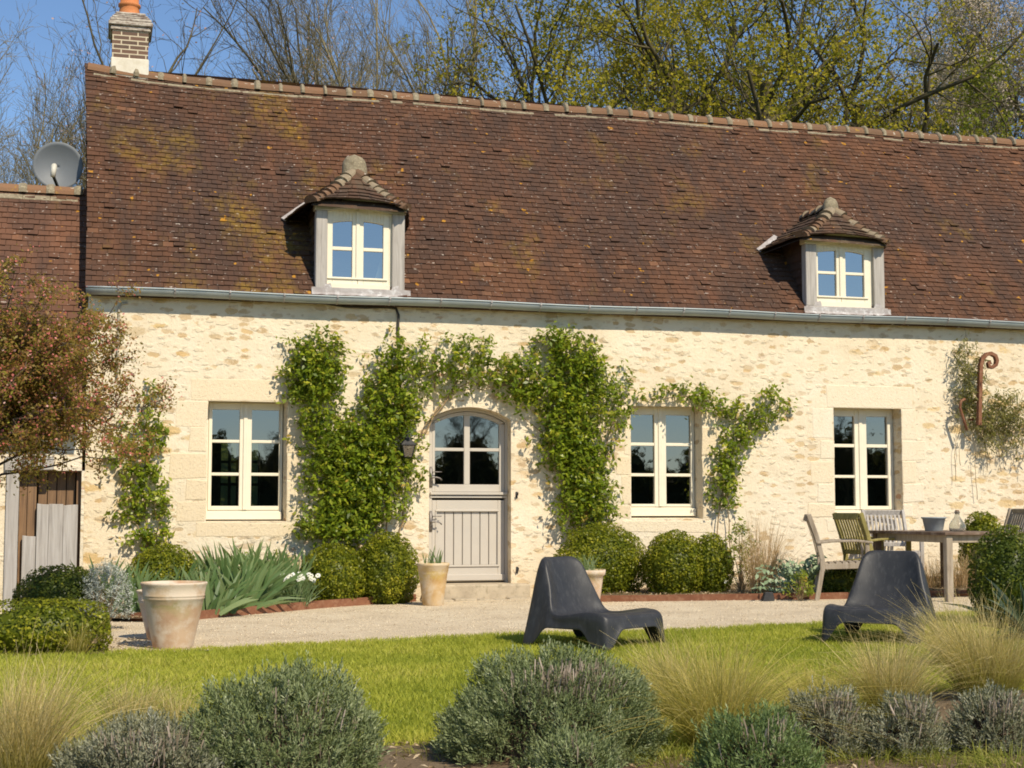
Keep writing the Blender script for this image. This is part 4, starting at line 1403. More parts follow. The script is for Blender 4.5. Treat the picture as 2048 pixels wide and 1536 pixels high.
M['pink_bloss'] = leafmat("pink_blossom", [(0, (0.20, 0.10, 0.085)), (0.5, (0.34, 0.20, 0.17)), (1, (0.55, 0.42, 0.38))], 0.3, 0.7)
M['lav'] = leafmat("lavender_leaf", [(0, (0.06, 0.080, 0.028)), (0.4, (0.118, 0.146, 0.058)), (0.75, (0.20, 0.228, 0.115)), (1, (0.32, 0.335, 0.215))], 0.15, 0.7)
M['lav_green'] = leafmat("green_lavender_leaf", [(0, (0.05, 0.08, 0.022)), (0.5, (0.105, 0.150, 0.050)), (0.8, (0.17, 0.215, 0.09)), (1, (0.26, 0.29, 0.17))], 0.18, 0.7)
M['lav_grey'] = leafmat("grey_lavender_leaf", [(0, (0.075, 0.078, 0.042)), (0.4, (0.145, 0.148, 0.090)), (0.75, (0.23, 0.23, 0.160)), (1, (0.34, 0.33, 0.255))], 0.12, 0.7)
M['silver'] = leafmat("silver_leaf", [(0, (0.17, 0.19, 0.16)), (0.5, (0.27, 0.29, 0.26)), (1, (0.42, 0.43, 0.39))], 0.15, 0.7)
M['drystalk'] = leafmat("dry_stalk", [(0, (0.14, 0.11, 0.075)), (0.5, (0.235, 0.19, 0.145)), (1, (0.34, 0.28, 0.235))], 0.1, 0.8)
M['stipa'] = leafmat("feather_grass", [(0, (0.30, 0.23, 0.08)), (0.5, (0.43, 0.34, 0.14)), (1, (0.56, 0.46, 0.25))], 0.4, 0.6, ([(0.05, 1.0), (0.55, 0.0)], (0.20, 0.195, 0.025)))
M['stipa_green'] = leafmat("green_feather_grass", [(0, (0.24, 0.205, 0.035)), (0.5, (0.36, 0.295, 0.075)), (1, (0.50, 0.41, 0.17))], 0.4, 0.6, ([(0.05, 1.0), (0.42, 0.0)], (0.17, 0.15, 0.028)))
M['turf_tuft'] = leafmat("turf_tuft", [(0, (0.10, 0.125, 0.014)), (0.5, (0.17, 0.19, 0.025)), (1, (0.30, 0.26, 0.07))], 0.35, 0.6)
M['drygrass'] = leafmat("dry_grass", [(0, (0.25, 0.15, 0.075)), (0.5, (0.37, 0.25, 0.14)), (1, (0.50, 0.38, 0.24))], 0.25, 0.7)
M['iris'] = leafmat("iris_leaf", [(0, (0.052, 0.098, 0.032)), (0.5, (0.090, 0.145, 0.055)), (1, (0.155, 0.205, 0.090))], 0.28, 0.42, ([(0.9, 0.0), (1.0, 0.5)], (0.25, 0.21, 0.09)))
M['chive'] = leafmat("chive_leaf", [(0, (0.05, 0.085, 0.03)), (0.5, (0.085, 0.125, 0.05)), (1, (0.14, 0.18, 0.09))], 0.25, 0.45)
M['artichoke'] = leafmat("artichoke_leaf", [(0, (0.10, 0.15, 0.075)), (0.5, (0.17, 0.23, 0.13)), (1, (0.28, 0.33, 0.22))], 0.2, 0.55)
M['darkleaf'] = leafmat("dark_strap_leaf", [(0, (0.006, 0.016, 0.009)), (0.5, (0.012, 0.027, 0.015)), (1, (0.035, 0.055, 0.03))], 0.15, 0.4)
M['petal'] = leafmat("white_petal", [(0, (0.66, 0.62, 0.50)), (1, (0.82, 0.79, 0.70))], 0.3, 0.6)
M['litter'] = leafmat("leaf_litter", [(0, (0.13, 0.085, 0.045)), (0.5, (0.26, 0.19, 0.11)), (1, (0.42, 0.34, 0.23))], 0.1, 0.8)
M['lawn_blade'] = leafmat("lawn_blade", [(0, (0.17, 0.200, 0.020)), (0.5, (0.31, 0.325, 0.040)), (0.85, (0.42, 0.395, 0.072)), (1, (0.45, 0.39, 0.13))], 0.42, 0.5)
M['hedge_leaf'] = leafmat("field_hedge_leaf", [(0, (0.03, 0.035, 0.015)), (1, (0.085, 0.085, 0.04))], 0.1, 0.8)


# ------------------------------------------------------------------ lawn blades, gravel grains, litter
def scatter(n, x0, x1, ylo, yhi, r):
    x = r.uniform(x0, x1, n)
    a, b = ylo(x), yhi(x)
    y = a + (b - a) * r.uniform(0, 1, n)
    return x, y


def lawn():
    r = np.random.default_rng(3)
    n = 420000
    x, y = scatter(n, -2.8, 11.6, lambda x: front_edge(x) - 0.05, lambda x: lawn_edge(x) + 0.12 + 0.03 * np.sin(x * 9) + 0.03 * np.sin(x * 23), r)
    # only where the lens could see it or just beyond
    px = (x * math.cos(YAW) - (y + 17.8) * math.sin(YAW)) / (x * math.sin(YAW) + (y + 17.8) * math.cos(YAW))
    keep = np.abs(px) < 0.47
    x, y = x[keep], y[keep]
    n = len(x)
    z = gz(x, y)
    patch = np.array([mnoise.noise((a * 0.9, b * 0.9, 0.3)) for a, b in zip(x, y)])
    fine = np.array([mnoise.noise((a * 4.5, b * 4.5, 2.3)) for a, b in zip(x, y)])
    h = r.uniform(0.022, 0.05, n) * (1 + 0.35 * fine)
    a = r.uniform(0, 2 * math.pi, n)
    lean = r.normal(0, 0.55, (n, 2)) * h[:, None]
    w = r.uniform(0.003, 0.0065, n)
    B = np.stack([x, y, z], -1)
    s = np.stack([np.cos(a), np.sin(a), np.zeros(n)], -1) * w[:, None]
    T = B + np.stack([lean[:, 0], lean[:, 1], h], -1)
    V = np.stack([B - s, B + s, T], 1).reshape(-1, 3)
    tint = np.clip(0.46 + 0.42 * patch + 0.26 * fine + r.normal(0, 0.17, n), 0, 1)
    tag(mesh_np("grass", V, np.arange(3 * n).reshape(n, 3), M['lawn_blade'], None, np.repeat(tint, 3)),
        "short mown yellow-green lawn grass between the gravel and the front bed", "grass", kind='stuff')


lawn()


def grains(name, label, cat, n, x0, x1, ylo, yhi, smin, smax, mat, seed, lift=0.012):
    r = np.random.default_rng(seed)
    x, y = scatter(n, x0, x1, ylo, yhi, r)
    z = gz(x, y) + lift
    s = smin + (smax - smin) * r.uniform(0, 1, n) ** 3
    O = np.array([[1, 0, 0], [0, 1, 0], [-1, 0, 0], [0, -1, 0], [0, 0, 0.7], [0, 0, -0.5]], float)
    D = O[None] * s[:, None, None] * r.uniform(0.6, 1.3, (n, 6, 1))
    V = (np.stack([x, y, z], -1)[:, None] + D).reshape(-1, 3)
    f = np.array([[0, 1, 4], [1, 2, 4], [2, 3, 4], [3, 0, 4], [1, 0, 5], [2, 1, 5], [3, 2, 5], [0, 3, 5]])
    F = (np.arange(n)[:, None, None] * 6 + f[None]).reshape(-1, 3)
    tag(mesh_np(name, V, F, mat), label, cat, kind='stuff')


grains("gravel", "loose pale gravel strewn over the terrace", "gravel", 26000, -0.5, 11.0, lambda x: lawn_edge(x) - 0.02, lambda x: -0.3 + 0 * x, 0.004, 0.015, M['pebble'], 4)


def litter(n, x0, x1, ylo, yhi, seed, lift, smax=0.05):
    r = np.random.default_rng(seed)
    x, y = scatter(n, x0, x1, ylo, yhi, r)
    P = np.stack([x, y, gz(x, y) + lift + r.uniform(0, 0.012, n)], -1)
    N = r.normal(0, 0.35, (n, 3)) + np.array([0, 0, 1.0])
    V, F = leaf_quads(P, N, smax, 0.3, r)
    return V, F, np.repeat(r.uniform(0, 1, n), 4)


L_ = [litter(3200, X_BED0, X_BED1, lambda x: bed_edge_l(x) + 0.03, lambda x: bed_edge_l(x) + 0.45, 1, 0.055),
      litter(2600, X_BED2, 10.5, lambda x: bed_edge_r(x) + 0.03, lambda x: -0.05 + 0 * x, 2, 0.055),
      litter(5200, -2.4, 8.0, lambda x: -13.0 + 0 * x, lambda x: front_edge(x) + 0.12, 5, 0.012, 0.04),
      litter(900, -2.0, float(G(300, 1290)[0]), lambda x: lawn_edge(x), lambda x: lawn_edge(x) + 1.2, 6, 0.025, 0.04)]
o_, VV, FF, TT = 0, [], [], []
for v, f, t in L_:
    VV.append(v); FF.append(f + o_); TT.append(t); o_ += len(v)
tag(mesh_np("leaf_litter", np.concatenate(VV), np.concatenate(FF), M['litter'], None, np.concatenate(TT)), "dry straw and fallen leaves lying on the bare soil of the beds", "leaf litter", kind='stuff')


# ------------------------------------------------------------------ clipped box
def box_bush(name, label, cat, pxc, pybase, pxw, pytop, seed, mat='box_leaf', dens=1.0, group=None, depth=1.0, base=None, lump=0.07, part='foliage', leaf=0.033, boxy=0.0, yc=None):
    r = np.random.default_rng(seed)
    b = G(pxc, pybase) if base is None else np.asarray(base, float)
    if yc is not None: b = W(pxc, pybase, yc); b[2] = float(gz(b[0], b[1])); pybase = 1019 + (1.11 - b[2]) / mpp(b)
    s = mpp(b)
    rx = pxw / 2 * s
    h = (pybase - pytop) * s
    rz = h * 0.56; cz = h - rz
    ry = rx * depth
    if yc is None: b = b + np.array([math.sin(YAW), math.cos(YAW), 0]) * ry * 0.55
    b[2] = float(gz(b[0], b[1]))
    area = 4 * math.pi * ((rx * rz + rx * ry + ry * rz) / 3)
    n = int(area * 4000 * dens)
    D = unit(r.normal(size=(n, 3)))
    if boxy: D = D / (np.abs(D) ** (2 + boxy * 4)).sum(-1, keepdims=True) ** (1 / (2 + boxy * 4))
    o = r.uniform(0, 50, 3)
    nz = np.array([mnoise.noise((d[0] * 2.6 + o[0], d[1] * 2.6 + o[1], d[2] * 2.6 + o[2])) + 0.6 * mnoise.noise((d[0] * 6 + o[0], d[1] * 6, d[2] * 6 + o[2])) for d in D])
    rr = (1 + lump * nz) * (1.03 - 0.20 * r.uniform(0, 1, n) ** 1.7)
    P = D * rr[:, None] * np.array([rx, ry, rz]) + np.array([0, 0, cz])
    keep = P[:, 2] > 0.01
    P, D, nz = P[keep], D[keep], nz[keep]
    n = len(P)
    N = D / np.array([rx, ry, rz]) * rx + r.normal(0, 0.75, (n, 3)) + np.array([0, 0, 0.3])
    root = thing(name, label, cat, b, group=group)
    tint = np.clip(0.44 + 0.42 * nz + r.normal(0, 0.2, n), 0, 1)
    foliage(part, P, N, leaf, M[mat], root, (0, 0, 0), r, 0.62, tint)
    # solid dark leaf-coloured core added inside so the bush is not see-through
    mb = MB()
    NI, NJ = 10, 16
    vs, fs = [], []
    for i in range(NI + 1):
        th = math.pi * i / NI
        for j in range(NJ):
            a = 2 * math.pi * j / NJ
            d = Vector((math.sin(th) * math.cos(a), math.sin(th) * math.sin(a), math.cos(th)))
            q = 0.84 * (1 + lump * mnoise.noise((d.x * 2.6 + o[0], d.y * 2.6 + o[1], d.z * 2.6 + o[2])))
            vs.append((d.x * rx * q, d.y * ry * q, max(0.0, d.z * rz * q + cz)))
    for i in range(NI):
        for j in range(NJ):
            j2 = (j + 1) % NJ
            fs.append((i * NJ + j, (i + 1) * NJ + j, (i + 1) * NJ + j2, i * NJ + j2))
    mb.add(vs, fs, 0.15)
    mb.build("branches_or_core", M[mat], root, smooth=True)
    return root


GB = "clipped box bushes along the house front"
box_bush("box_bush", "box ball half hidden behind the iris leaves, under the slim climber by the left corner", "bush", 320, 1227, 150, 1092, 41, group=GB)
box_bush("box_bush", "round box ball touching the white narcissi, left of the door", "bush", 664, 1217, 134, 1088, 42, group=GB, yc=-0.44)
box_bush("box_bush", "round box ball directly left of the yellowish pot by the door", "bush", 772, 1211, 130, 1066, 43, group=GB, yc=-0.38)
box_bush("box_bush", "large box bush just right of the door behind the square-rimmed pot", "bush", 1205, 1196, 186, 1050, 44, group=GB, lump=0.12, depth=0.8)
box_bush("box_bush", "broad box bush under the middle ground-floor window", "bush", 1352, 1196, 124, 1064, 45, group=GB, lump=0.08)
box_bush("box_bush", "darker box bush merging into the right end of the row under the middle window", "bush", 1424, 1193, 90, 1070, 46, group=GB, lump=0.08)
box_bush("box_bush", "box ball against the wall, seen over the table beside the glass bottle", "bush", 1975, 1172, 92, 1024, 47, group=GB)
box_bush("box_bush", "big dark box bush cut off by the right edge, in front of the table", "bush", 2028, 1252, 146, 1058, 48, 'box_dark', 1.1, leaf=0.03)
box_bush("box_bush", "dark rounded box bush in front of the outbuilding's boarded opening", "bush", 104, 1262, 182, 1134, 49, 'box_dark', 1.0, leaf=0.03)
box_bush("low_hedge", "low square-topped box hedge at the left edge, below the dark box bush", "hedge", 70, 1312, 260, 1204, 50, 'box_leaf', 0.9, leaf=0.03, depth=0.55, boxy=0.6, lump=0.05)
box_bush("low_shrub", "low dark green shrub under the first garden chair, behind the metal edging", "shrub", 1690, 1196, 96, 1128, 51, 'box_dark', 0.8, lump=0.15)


# ------------------------------------------------------------------ climbers
def climber(name, label, blobs, stems, seed, mat='vine_leaf', young='vine_young', leaf=0.066, dens=400, thick=0.20, cat="climbing plant", droop=0.3, stemr=0.011, aspect=0.5):
    thick = thick * 1.35
    r = np.random.default_rng(seed)
    b = W(stems[0][0][0], 1185, -0.12); b[2] = float(gz(b[0], b[1]))
    root = thing(name, label, cat, b)
    Cs, Ds, yo = [], [], []
    for bl in blobs:
        px, py, rx, ry = bl[:4]
        dn = bl[4] if len(bl) > 4 else 1.0
        c = W(px, py, -0.08); s = mpp(c)
        n = int(max(6, dens * math.pi * rx * ry * s * s * dn))
        u = r.uniform(0, 1, n); a = r.uniform(0, 2 * math.pi, n)
        q = np.sqrt(u)
        g = r.uniform(0, 1, n) < 0.13
        q = np.where(g, np.minimum(np.abs(r.normal(0, 0.72, n)), 1.5), q)
        x = c[0] + q * np.cos(a) * rx * s; z = c[2] + q * np.sin(a) * ry * s
        dep = thick * min(1.0, (rx + ry) / 70.0) * np.sqrt(np.clip(1.15 - q ** 2, 0.03, 1))
        y = -0.025 - dep * r.uniform(0.1, 1, n)
        Cs.append(np.stack([x, y, z], -1))
        Ds.append(np.stack([np.cos(a) * q * 0.9 + r.normal(0, .4, n), -0.5 + r.normal(0, 0.3, n), np.sin(a) * q * 0.7 + 0.3 + r.normal(0, 0.4, n)], -1))
        yo.append((q > 0.92) | (r.uniform(0, 1, n) < (0.08 if dn >= 0.8 else 0.45)))
    C, D, Yg = np.concatenate(Cs), unit(np.concatenate(Ds)), np.concatenate(yo)
    for nm, m_, sel in (("foliage", mat, ~Yg), ("young_foliage", young, Yg)):
        if sel.sum() < 2: continue
        P, N, T = sprigs(C[sel], D[sel], 8, leaf * 1.9, leaf * 0.42, r)
        P[:, 1] = np.minimum(P[:, 1], -0.012)
        foliage(nm, P, N, leaf, M[m_], root, b, r, aspect, T, droop)
    mb = MB()
    rr = random.Random(seed)
    for st in stems:
        pts = [W(p[0], p[1], -0.04 - 0.03 * rr.random()) for p in st]
        dense = []
        for i in range(len(pts) - 1):
            for k in range(4):
                t = k / 4
                p = pts[i] * (1 - t) + pts[i + 1] * t
                dense.append(p + np.array([rr.gauss(0, .008), rr.gauss(0, .006), rr.gauss(0, .006)]))
        dense.append(pts[-1])
        m_ = len(dense)
        mb.tube([tuple(p) for p in dense], [stemr * (1.1 - 0.75 * i / m_) for i in range(m_)], 6)
    mb.build("stems", M['stem'], root, b, smooth=True)
    return root


climber("climbing_rose", "big climber left of the door, fanning from the box balls up to the cable", [
    (632, 684, 42, 18, .8), (640, 712, 50, 30), (622, 750, 48, 42), (655, 745, 32, 40, .8), (628, 800, 48, 40), (640, 850, 40, 40, .7), (612, 760, 40, 30, .7), (648, 900, 44, 40, .8), (625, 890, 24, 40, .5), (660, 960, 50, 50, .9), (690, 1000, 60, 50),
    (655, 1040, 55, 34), (640, 1062, 45, 24), (690, 1055, 50, 28), (712, 1070, 40, 20, .8), (700, 862, 34, 30, .8), (735, 888, 58, 48), (715, 930, 66, 60), (760, 930, 50, 60), (738, 985, 52, 40), (745, 1020, 42, 34, .45), (775, 820, 52, 50), (776, 785, 40, 34),
    (785, 715, 28, 38, .8), (775, 745, 26, 28, .8), (812, 735, 30, 34, .6), (835, 775, 30, 30, .6), (808, 850, 30, 44, .7), (825, 935, 22, 46, .35), (812, 990, 24, 36, .35), (780, 1010, 30, 40, .28), (818, 905, 28, 30, .4)],
    [[(790, 1120), (800, 1060), (812, 990), (828, 900), (850, 850), (885, 805), (920, 780), (950, 778)], [(760, 1120), (745, 1000), (720, 900), (660, 800), (635, 700)], [(775, 1120), (770, 950), (780, 830), (795, 720)], [(730, 1110), (690, 1050), (640, 1060)]], 61)
climber("climbing_rose", "arched sprays of climber over the top of the grey door", [
    (868, 705, 26, 30, .5), (890, 730, 34, 28, .5), (860, 745, 22, 28, .5), (905, 760, 34, 18, .35), (945, 705, 36, 26, .8), (935, 735, 42, 26, .75), (975, 735, 26, 30, .5), (905, 700, 20, 20, .3), (1010, 745, 26, 24, .4), (985, 770, 30, 12, .18), (940, 765, 40, 14, .18), (880, 780, 20, 20, .2)],
    [[(842, 875), (870, 830), (900, 790), (935, 765), (975, 770), (1010, 800)], [(900, 790), (925, 740), (945, 705)], [(870, 780), (868, 700)]], 62, dens=340)
climber("climbing_rose", "tall climber right of the door, narrow stems below and broad crown above", [
    (1085, 686, 18, 18, .6), (1125, 690, 36, 24, .8), (1150, 715, 46, 36), (1110, 712, 34, 26, .8), (1172, 745, 36, 40), (1150, 775, 46, 40), (1160, 815, 46, 40), (1130, 840, 46, 36), (1105, 795, 40, 30, .9), (1065, 745, 36, 32), (1045, 770, 34, 28, .8), (1022, 735, 24, 24, .6), (1060, 800, 34, 26, .8), (1020, 770, 26, 30, .4),
    (1140, 880, 48, 34), (1165, 905, 46, 40), (1140, 930, 52, 40), (1165, 960, 48, 44), (1120, 900, 40, 36, .8), (1175, 1000, 48, 36, .9), (1195, 1000, 38, 40, .6), (1150, 1020, 44, 28, .7), (1145, 1045, 26, 20, .5), (1200, 1035, 24, 20, .4), (1215, 840, 24, 60, .4), (1215, 790, 20, 40, .45), (1235, 760, 24, 24, .55), (1258, 800, 22, 20, .5), (1240, 820, 20, 18, .35), (1085, 870, 30, 20, .3)],
    [[(1165, 1110), (1160, 1040), (1150, 960), (1140, 880), (1110, 820), (1060, 790), (1010, 770), (960, 780)], [(1175, 1110), (1180, 1000), (1165, 900), (1170, 760), (1140, 700)], [(1185, 1110), (1195, 1000), (1215, 880), (1240, 800), (1258, 795)], [(1155, 1110), (1130, 960), (1090, 870), (1040, 830)], [(1170, 1110), (1150, 1000), (1120, 900)]], 63)
climber("climbing_rose", "slender climber arching from the middle window's lintel down its right side", [
    (1350, 782, 24, 10, .5), (1385, 788, 34, 14, .8), (1410, 800, 26, 16, .8), (1440, 822, 26, 18, .9), (1470, 820, 20, 16, .7), (1465, 838, 18, 12, .6), (1540, 805, 26, 26, .6), (1520, 835, 26, 20, .8), (1565, 820, 20, 16, .6), (1500, 860, 28, 22, .8), (1475, 885, 26, 22, .8), (1452, 915, 24, 28, 1), (1448, 950, 26, 26, 1), (1448, 982, 24, 20, .9), (1440, 1010, 22, 14, .4), (1465, 1015, 14, 16, .35), (1310, 798, 16, 6, .3)],
    [[(1432, 1130), (1436, 1040), (1450, 940), (1470, 890), (1510, 850), (1545, 810), (1580, 800)], [(1462, 1130), (1456, 1020), (1450, 960)], [(1500, 860), (1465, 830), (1430, 815), (1390, 790), (1330, 795), (1280, 802)]], 64, dens=380, thick=0.14, stemr=0.008)
climber("climbing_rose", "small slim climber beside the left corner, with reddish lower leaves", [
    (304, 790, 10, 20, .8), (300, 825, 14, 26, .9), (308, 860, 16, 24, 1), (300, 895, 16, 24, .9), (258, 860, 14, 26, .5), (248, 885, 16, 16, .5), (268, 905, 18, 18, .7), (292, 930, 22, 26, 1), (284, 965, 24, 26, 1), (310, 960, 18, 24, .6), (295, 1005, 28, 26, .9), (325, 1005, 18, 18, .5), (250, 1020, 22, 16, .7), (238, 1035, 16, 12, .6), (262, 1000, 16, 18, .5), (330, 1045, 14, 12, .5), (300, 1080, 36, 22, .9), (285, 1060, 22, 16, .5), (235, 930, 18, 20, .5), (218, 915, 14, 14, .4)],
    [[(300, 1120), (292, 1050), (288, 980), (300, 900), (303, 790)], [(310, 1120), (316, 1050), (322, 1000)], [(290, 960), (265, 910), (252, 870)], [(296, 1110), (275, 1050), (245, 1030)]], 65, dens=360, thick=0.14, stemr=0.008, young='vine_young')
climber("jasmine", "straggly brownish climber hanging on the rusty scroll bracket at the right", [
    (1930, 705, 20, 18, .5), (1932, 735, 24, 30, .8), (1938, 770, 22, 30, .8), (1936, 805, 20, 26, .8), (1940, 835, 26, 18, .7), (1985, 805, 30, 16, .6), (2010, 820, 34, 22, .7), (1990, 845, 36, 22, .8), (1965, 860, 26, 22, .6), (2035, 840, 30, 26, .6), (2005, 875, 30, 22, .5), (1975, 890, 22, 18, .35), (2050, 870, 22, 30, .4), (1925, 815, 14, 14, .4)],
    [[(1934, 690), (1938, 760), (1950, 830), (1990, 850), (2040, 850), (2080, 860)], [(1912, 960), (1910, 900), (1925, 830)], [(1935, 690), (1929, 655)], [(1955, 1000), (1950, 930), (1945, 860)], [(1975, 940), (1968, 880), (1965, 850)], [(2010, 930), (2000, 880), (1990, 840)], [(2040, 935), (2030, 890), (2010, 850)], [(1918, 930), (1922, 880)]], 66, 'jasmine_leaf', 'jasmine_leaf', leaf=0.07, dens=560, thick=0.22, stemr=0.004, aspect=0.22, droop=1.0)

# small shrubs at the foot of the wall
def sprig_shrub(name, label, cat, px, pyb, pxw, pytop, seed, mat, leaf=0.04, n=120, group=None, flowers=0, aspect=0.5, k=8, y=None, upright=0.6):
    r = np.random.default_rng(seed)
    b = G(px, pyb) if y is None else W(px, pyb, y)
    b[2] = float(gz(b[0], b[1])) + 0.04
    s = mpp(b); rx = pxw / 2 * s; h = (pyb - pytop) * s
    root = thing(name, label, cat, b, group=group)
    a = r.uniform(0, 2 * math.pi, n); q = np.sqrt(r.uniform(0, 1, n)); t = r.uniform(0.12, 1, n)
    w = np.sin(np.clip(t * 0.85 + 0.15, 0, 1) * math.pi) ** 0.6
    C = np.stack([q * np.cos(a) * rx * w, q * np.sin(a) * rx * w * 0.8, t * h], -1)
    D = unit(np.stack([np.cos(a) * q, np.sin(a) * q, np.full(n, upright)], -1) + r.normal(0, .25, (n, 3)))
    P, N, T = sprigs(C, D, k, leaf * 2.0, leaf * 0.4, r)
    foliage("foliage", P, N, leaf, M[mat], root, (0, 0, 0), r, aspect, T)
    mb = MB()
    for i in range(0, n, max(1, n // 22)):
        c = C[i]
        mb.tube([(0.02 * math.cos(i), 0.02 * math.sin(i), -0.04), (c[0] * .4, c[1] * .4, c[2] * .5), tuple(c)], [0.007, 0.005, 0.003], 5)
    mb.build("stems", M['stem'], root)
    if flowers:
        idx = r.choice(n, flowers, replace=False)
        Cf = C[idx] + np.array([0, -0.03, 0.02])
        P, N, T = sprigs(Cf, D[idx], 7, 0.01, 0.012, r)
        foliage("flowers", P, N, 0.035, M['petal'], root, (0, 0, 0), r, 0.8, T)
    return root


sprig_shrub("young_shrub", "thin young shrub poking up above the irises under the left window, nearer the small climber", "shrub", 487, 1150, 60, 1052, 71, 'vine_young', n=46, y=-0.35)
sprig_shrub("young_shrub", "thin young shrub poking up above the irises under the left window, nearer the big climber", "shrub", 562, 1150, 60, 1048, 72, 'vine_young', n=46, y=-0.35)
sprig_shrub("rose_bush", "loose rose bush with white blooms at the right end of the box row", "shrub", 1482, 1192, 84, 1062, 73, 'vine_young', n=150, flowers=7)
sprig_shrub("silver_shrub", "silvery-grey feathery shrub behind the terracotta pots", "shrub", 212, 1262, 100, 1142, 74, 'silver', leaf=0.032, n=420, aspect=0.22, k=10)
sprig_shrub("herb_clump", "small green leafy clump at the foot of the metal edging behind the garden chairs", "plant", 1600, 1204, 50, 1160, 75, 'vine_young', n=40)


# ------------------------------------------------------------------ iris, narcissus, artichoke, grasses
def sword_plant(name, label, cat, px, pyb, n, length, width, seed, mat, spread=0.5, lean=0.0, group=None, y=None, radius=0.12, k=6, droop=0.5, base=None):
    r = np.random.default_rng(seed)
    b = (G(px, pyb) if y is None else W(px, pyb, y)) if base is None else np.asarray(base, float)
    if base is None: b[2] = float(gz(b[0], b[1])) + 0.045
    root = thing(name, label, cat, b, group=group)
    a = r.uniform(0, 2 * math.pi, n)
    B = np.stack([np.cos(a), np.sin(a), np.zeros(n)], -1) * (radius * np.sqrt(r.uniform(0, 1, n)))[:, None]
    L = length * r.uniform(0.55, 1.1, n)
    tl = spread * r.normal(0, 1, n) + lean
    tb = 0.45 * spread * r.normal(0, 1, n)
    t = np.linspace(0, 1, k)[None, :, None]
    dirx = np.stack([np.sin(tl), tb, np.cos(tl)], -1)
    bend = np.stack([np.sign(tl) * (0.12 + np.abs(tl) * 0.25), tb * 0.4, -0.10 - np.abs(tl) * 0.35], -1)
    P = B[:, None] + L[:, None, None] * (dirx[:, None] * t + droop * bend[:, None] * t ** 2.4)
    side = unit(np.stack([np.cos(tl), r.normal(0, 0.5, n), -np.sin(tl)], -1))
    prof = np.array([0.75, 1.0, 1.0, 0.9, 0.62, 0.04]) if k == 6 else np.linspace(1, 0.1, k)
    V, F, T, A = ribbons(P, width * prof[None] * r.uniform(0.75, 1.2, (n, 1)), side, r.uniform(0, 1, n))
    mesh_np("leaves", V, F, M[mat], root, T, extra=A)
    return root, B + b, r


GI = "iris clumps along the left bed"
iris = [(205, 1237, .66, .05, "iris clump at the left end of the bed, between silvery shrub and box ball", 40), (262, 1235, .62, -.1, "iris clump behind the rear terracotta pot", 40),
        (350, 1228, .6, .1, "iris clump behind the large terracotta pot", 46), (412, 1229, .58, -.25, "iris clump just right of the large pot's rim", 46),
        (452, 1223, .78, -.12, "tall iris clump below the left jamb of the left window", 56), (505, 1218, .84, -.08, "tallest iris clump, against the wall under the left window", 56),
        (492, 1229, .72, .38, "front iris clump with leaves swept over the rusty edging", 60), (440, 1236, .5, .5, "low iris clump sprawling onto the gravel beside the large pot", 40),
        (560, 1218, .78, -.06, "iris clump left of the white narcissi", 50), (592, 1214, .68, .1, "iris clump under the left edge of the big climber", 36)]
for i, (px, py, L, ln, lab, n) in enumerate(iris):
    sword_plant("iris_plant", lab, "iris", px, py, int(n * 1.2), L * 0.93, 0.042, 80 + i, 'iris', 0.33, ln, GI, radius=0.16)
root, B, r = sword_plant("narcissus_clump", "clump of white narcissi in flower between the irises and the box balls", "narcissus", 592, 1221, 120, 0.36, 0.011, 95, 'chive', 0.38, 0.05, radius=0.14)
mb = MB(); fl = []
for i in range(17):
    a = r.uniform(-0.22, 0.24); h = r.uniform(0.27, 0.36); yy = r.uniform(-0.12, 0.1)
    mb.tube([(a * .5, yy, 0), (a * .8, yy, h * .6), (a, yy - .02, h)], 0.004, 5)
    fl.append((a, yy - 0.025, h))
mb.build("flower_stalks", M['chive'], root)
P, N, T = [], [], []
for f in fl:
    for q in range(6):
        w = q * math.pi / 3
        P.append((f[0] + 0.016 * math.cos(w), f[1] - 0.005, f[2] + 0.016 * math.sin(w))); N.append((0.2, -1, 0.3))
foliage("flowers", np.array(P), np.array(N, float) + r.normal(0, .2, (len(P), 3)), 0.034, M['petal'], root, (0, 0, 0), r, 0.75)

root, B, r = sword_plant("artichoke_plant", "silvery artichoke with jagged leaves beside the dry grass", "artichoke", 1598, 1196, 26, 0.50, 0.02, 96, 'artichoke', 0.55, 0.0, radius=0.06, droop=0.9)
P, N, T = [], [], []
for i in range(30):
    tl = r.normal(0, 0.55); tb = r.normal(0, 0.35); L = r.uniform(0.35, 0.62)
    for q in range(12):
        t = 0.2 + 0.8 * q / 11
        c = np.array([math.sin(tl), tb, math.cos(tl)]) * t * L + np.array([np.sign(tl) * 0.25, tb * .3, -0.25]) * L * t ** 2.4
        for sgn in (-1, 1):
            P.append(c + np.array([math.cos(tl), 0, -math.sin(tl)]) * sgn * 0.05 * math.sin(t * 2.6)); N.append((r.normal(0, .4), -0.7 + r.normal(0, .3), 0.6)); T.append(np.clip(0.5 + r.normal(0, .25), 0, 1))
foliage("lobes", np.array(P), np.array(N), 0.085, M['artichoke'], root, (0, 0, 0), r, 0.42, np.array(T))

sword_plant("strap_plant", "dark strap-leaved plant at the right edge in front of the big dark box bush", "plant", 2050, 1285, 26, 0.5, 0.045, 97, 'darkleaf', 0.5, -0.25, radius=0.08, droop=0.9)

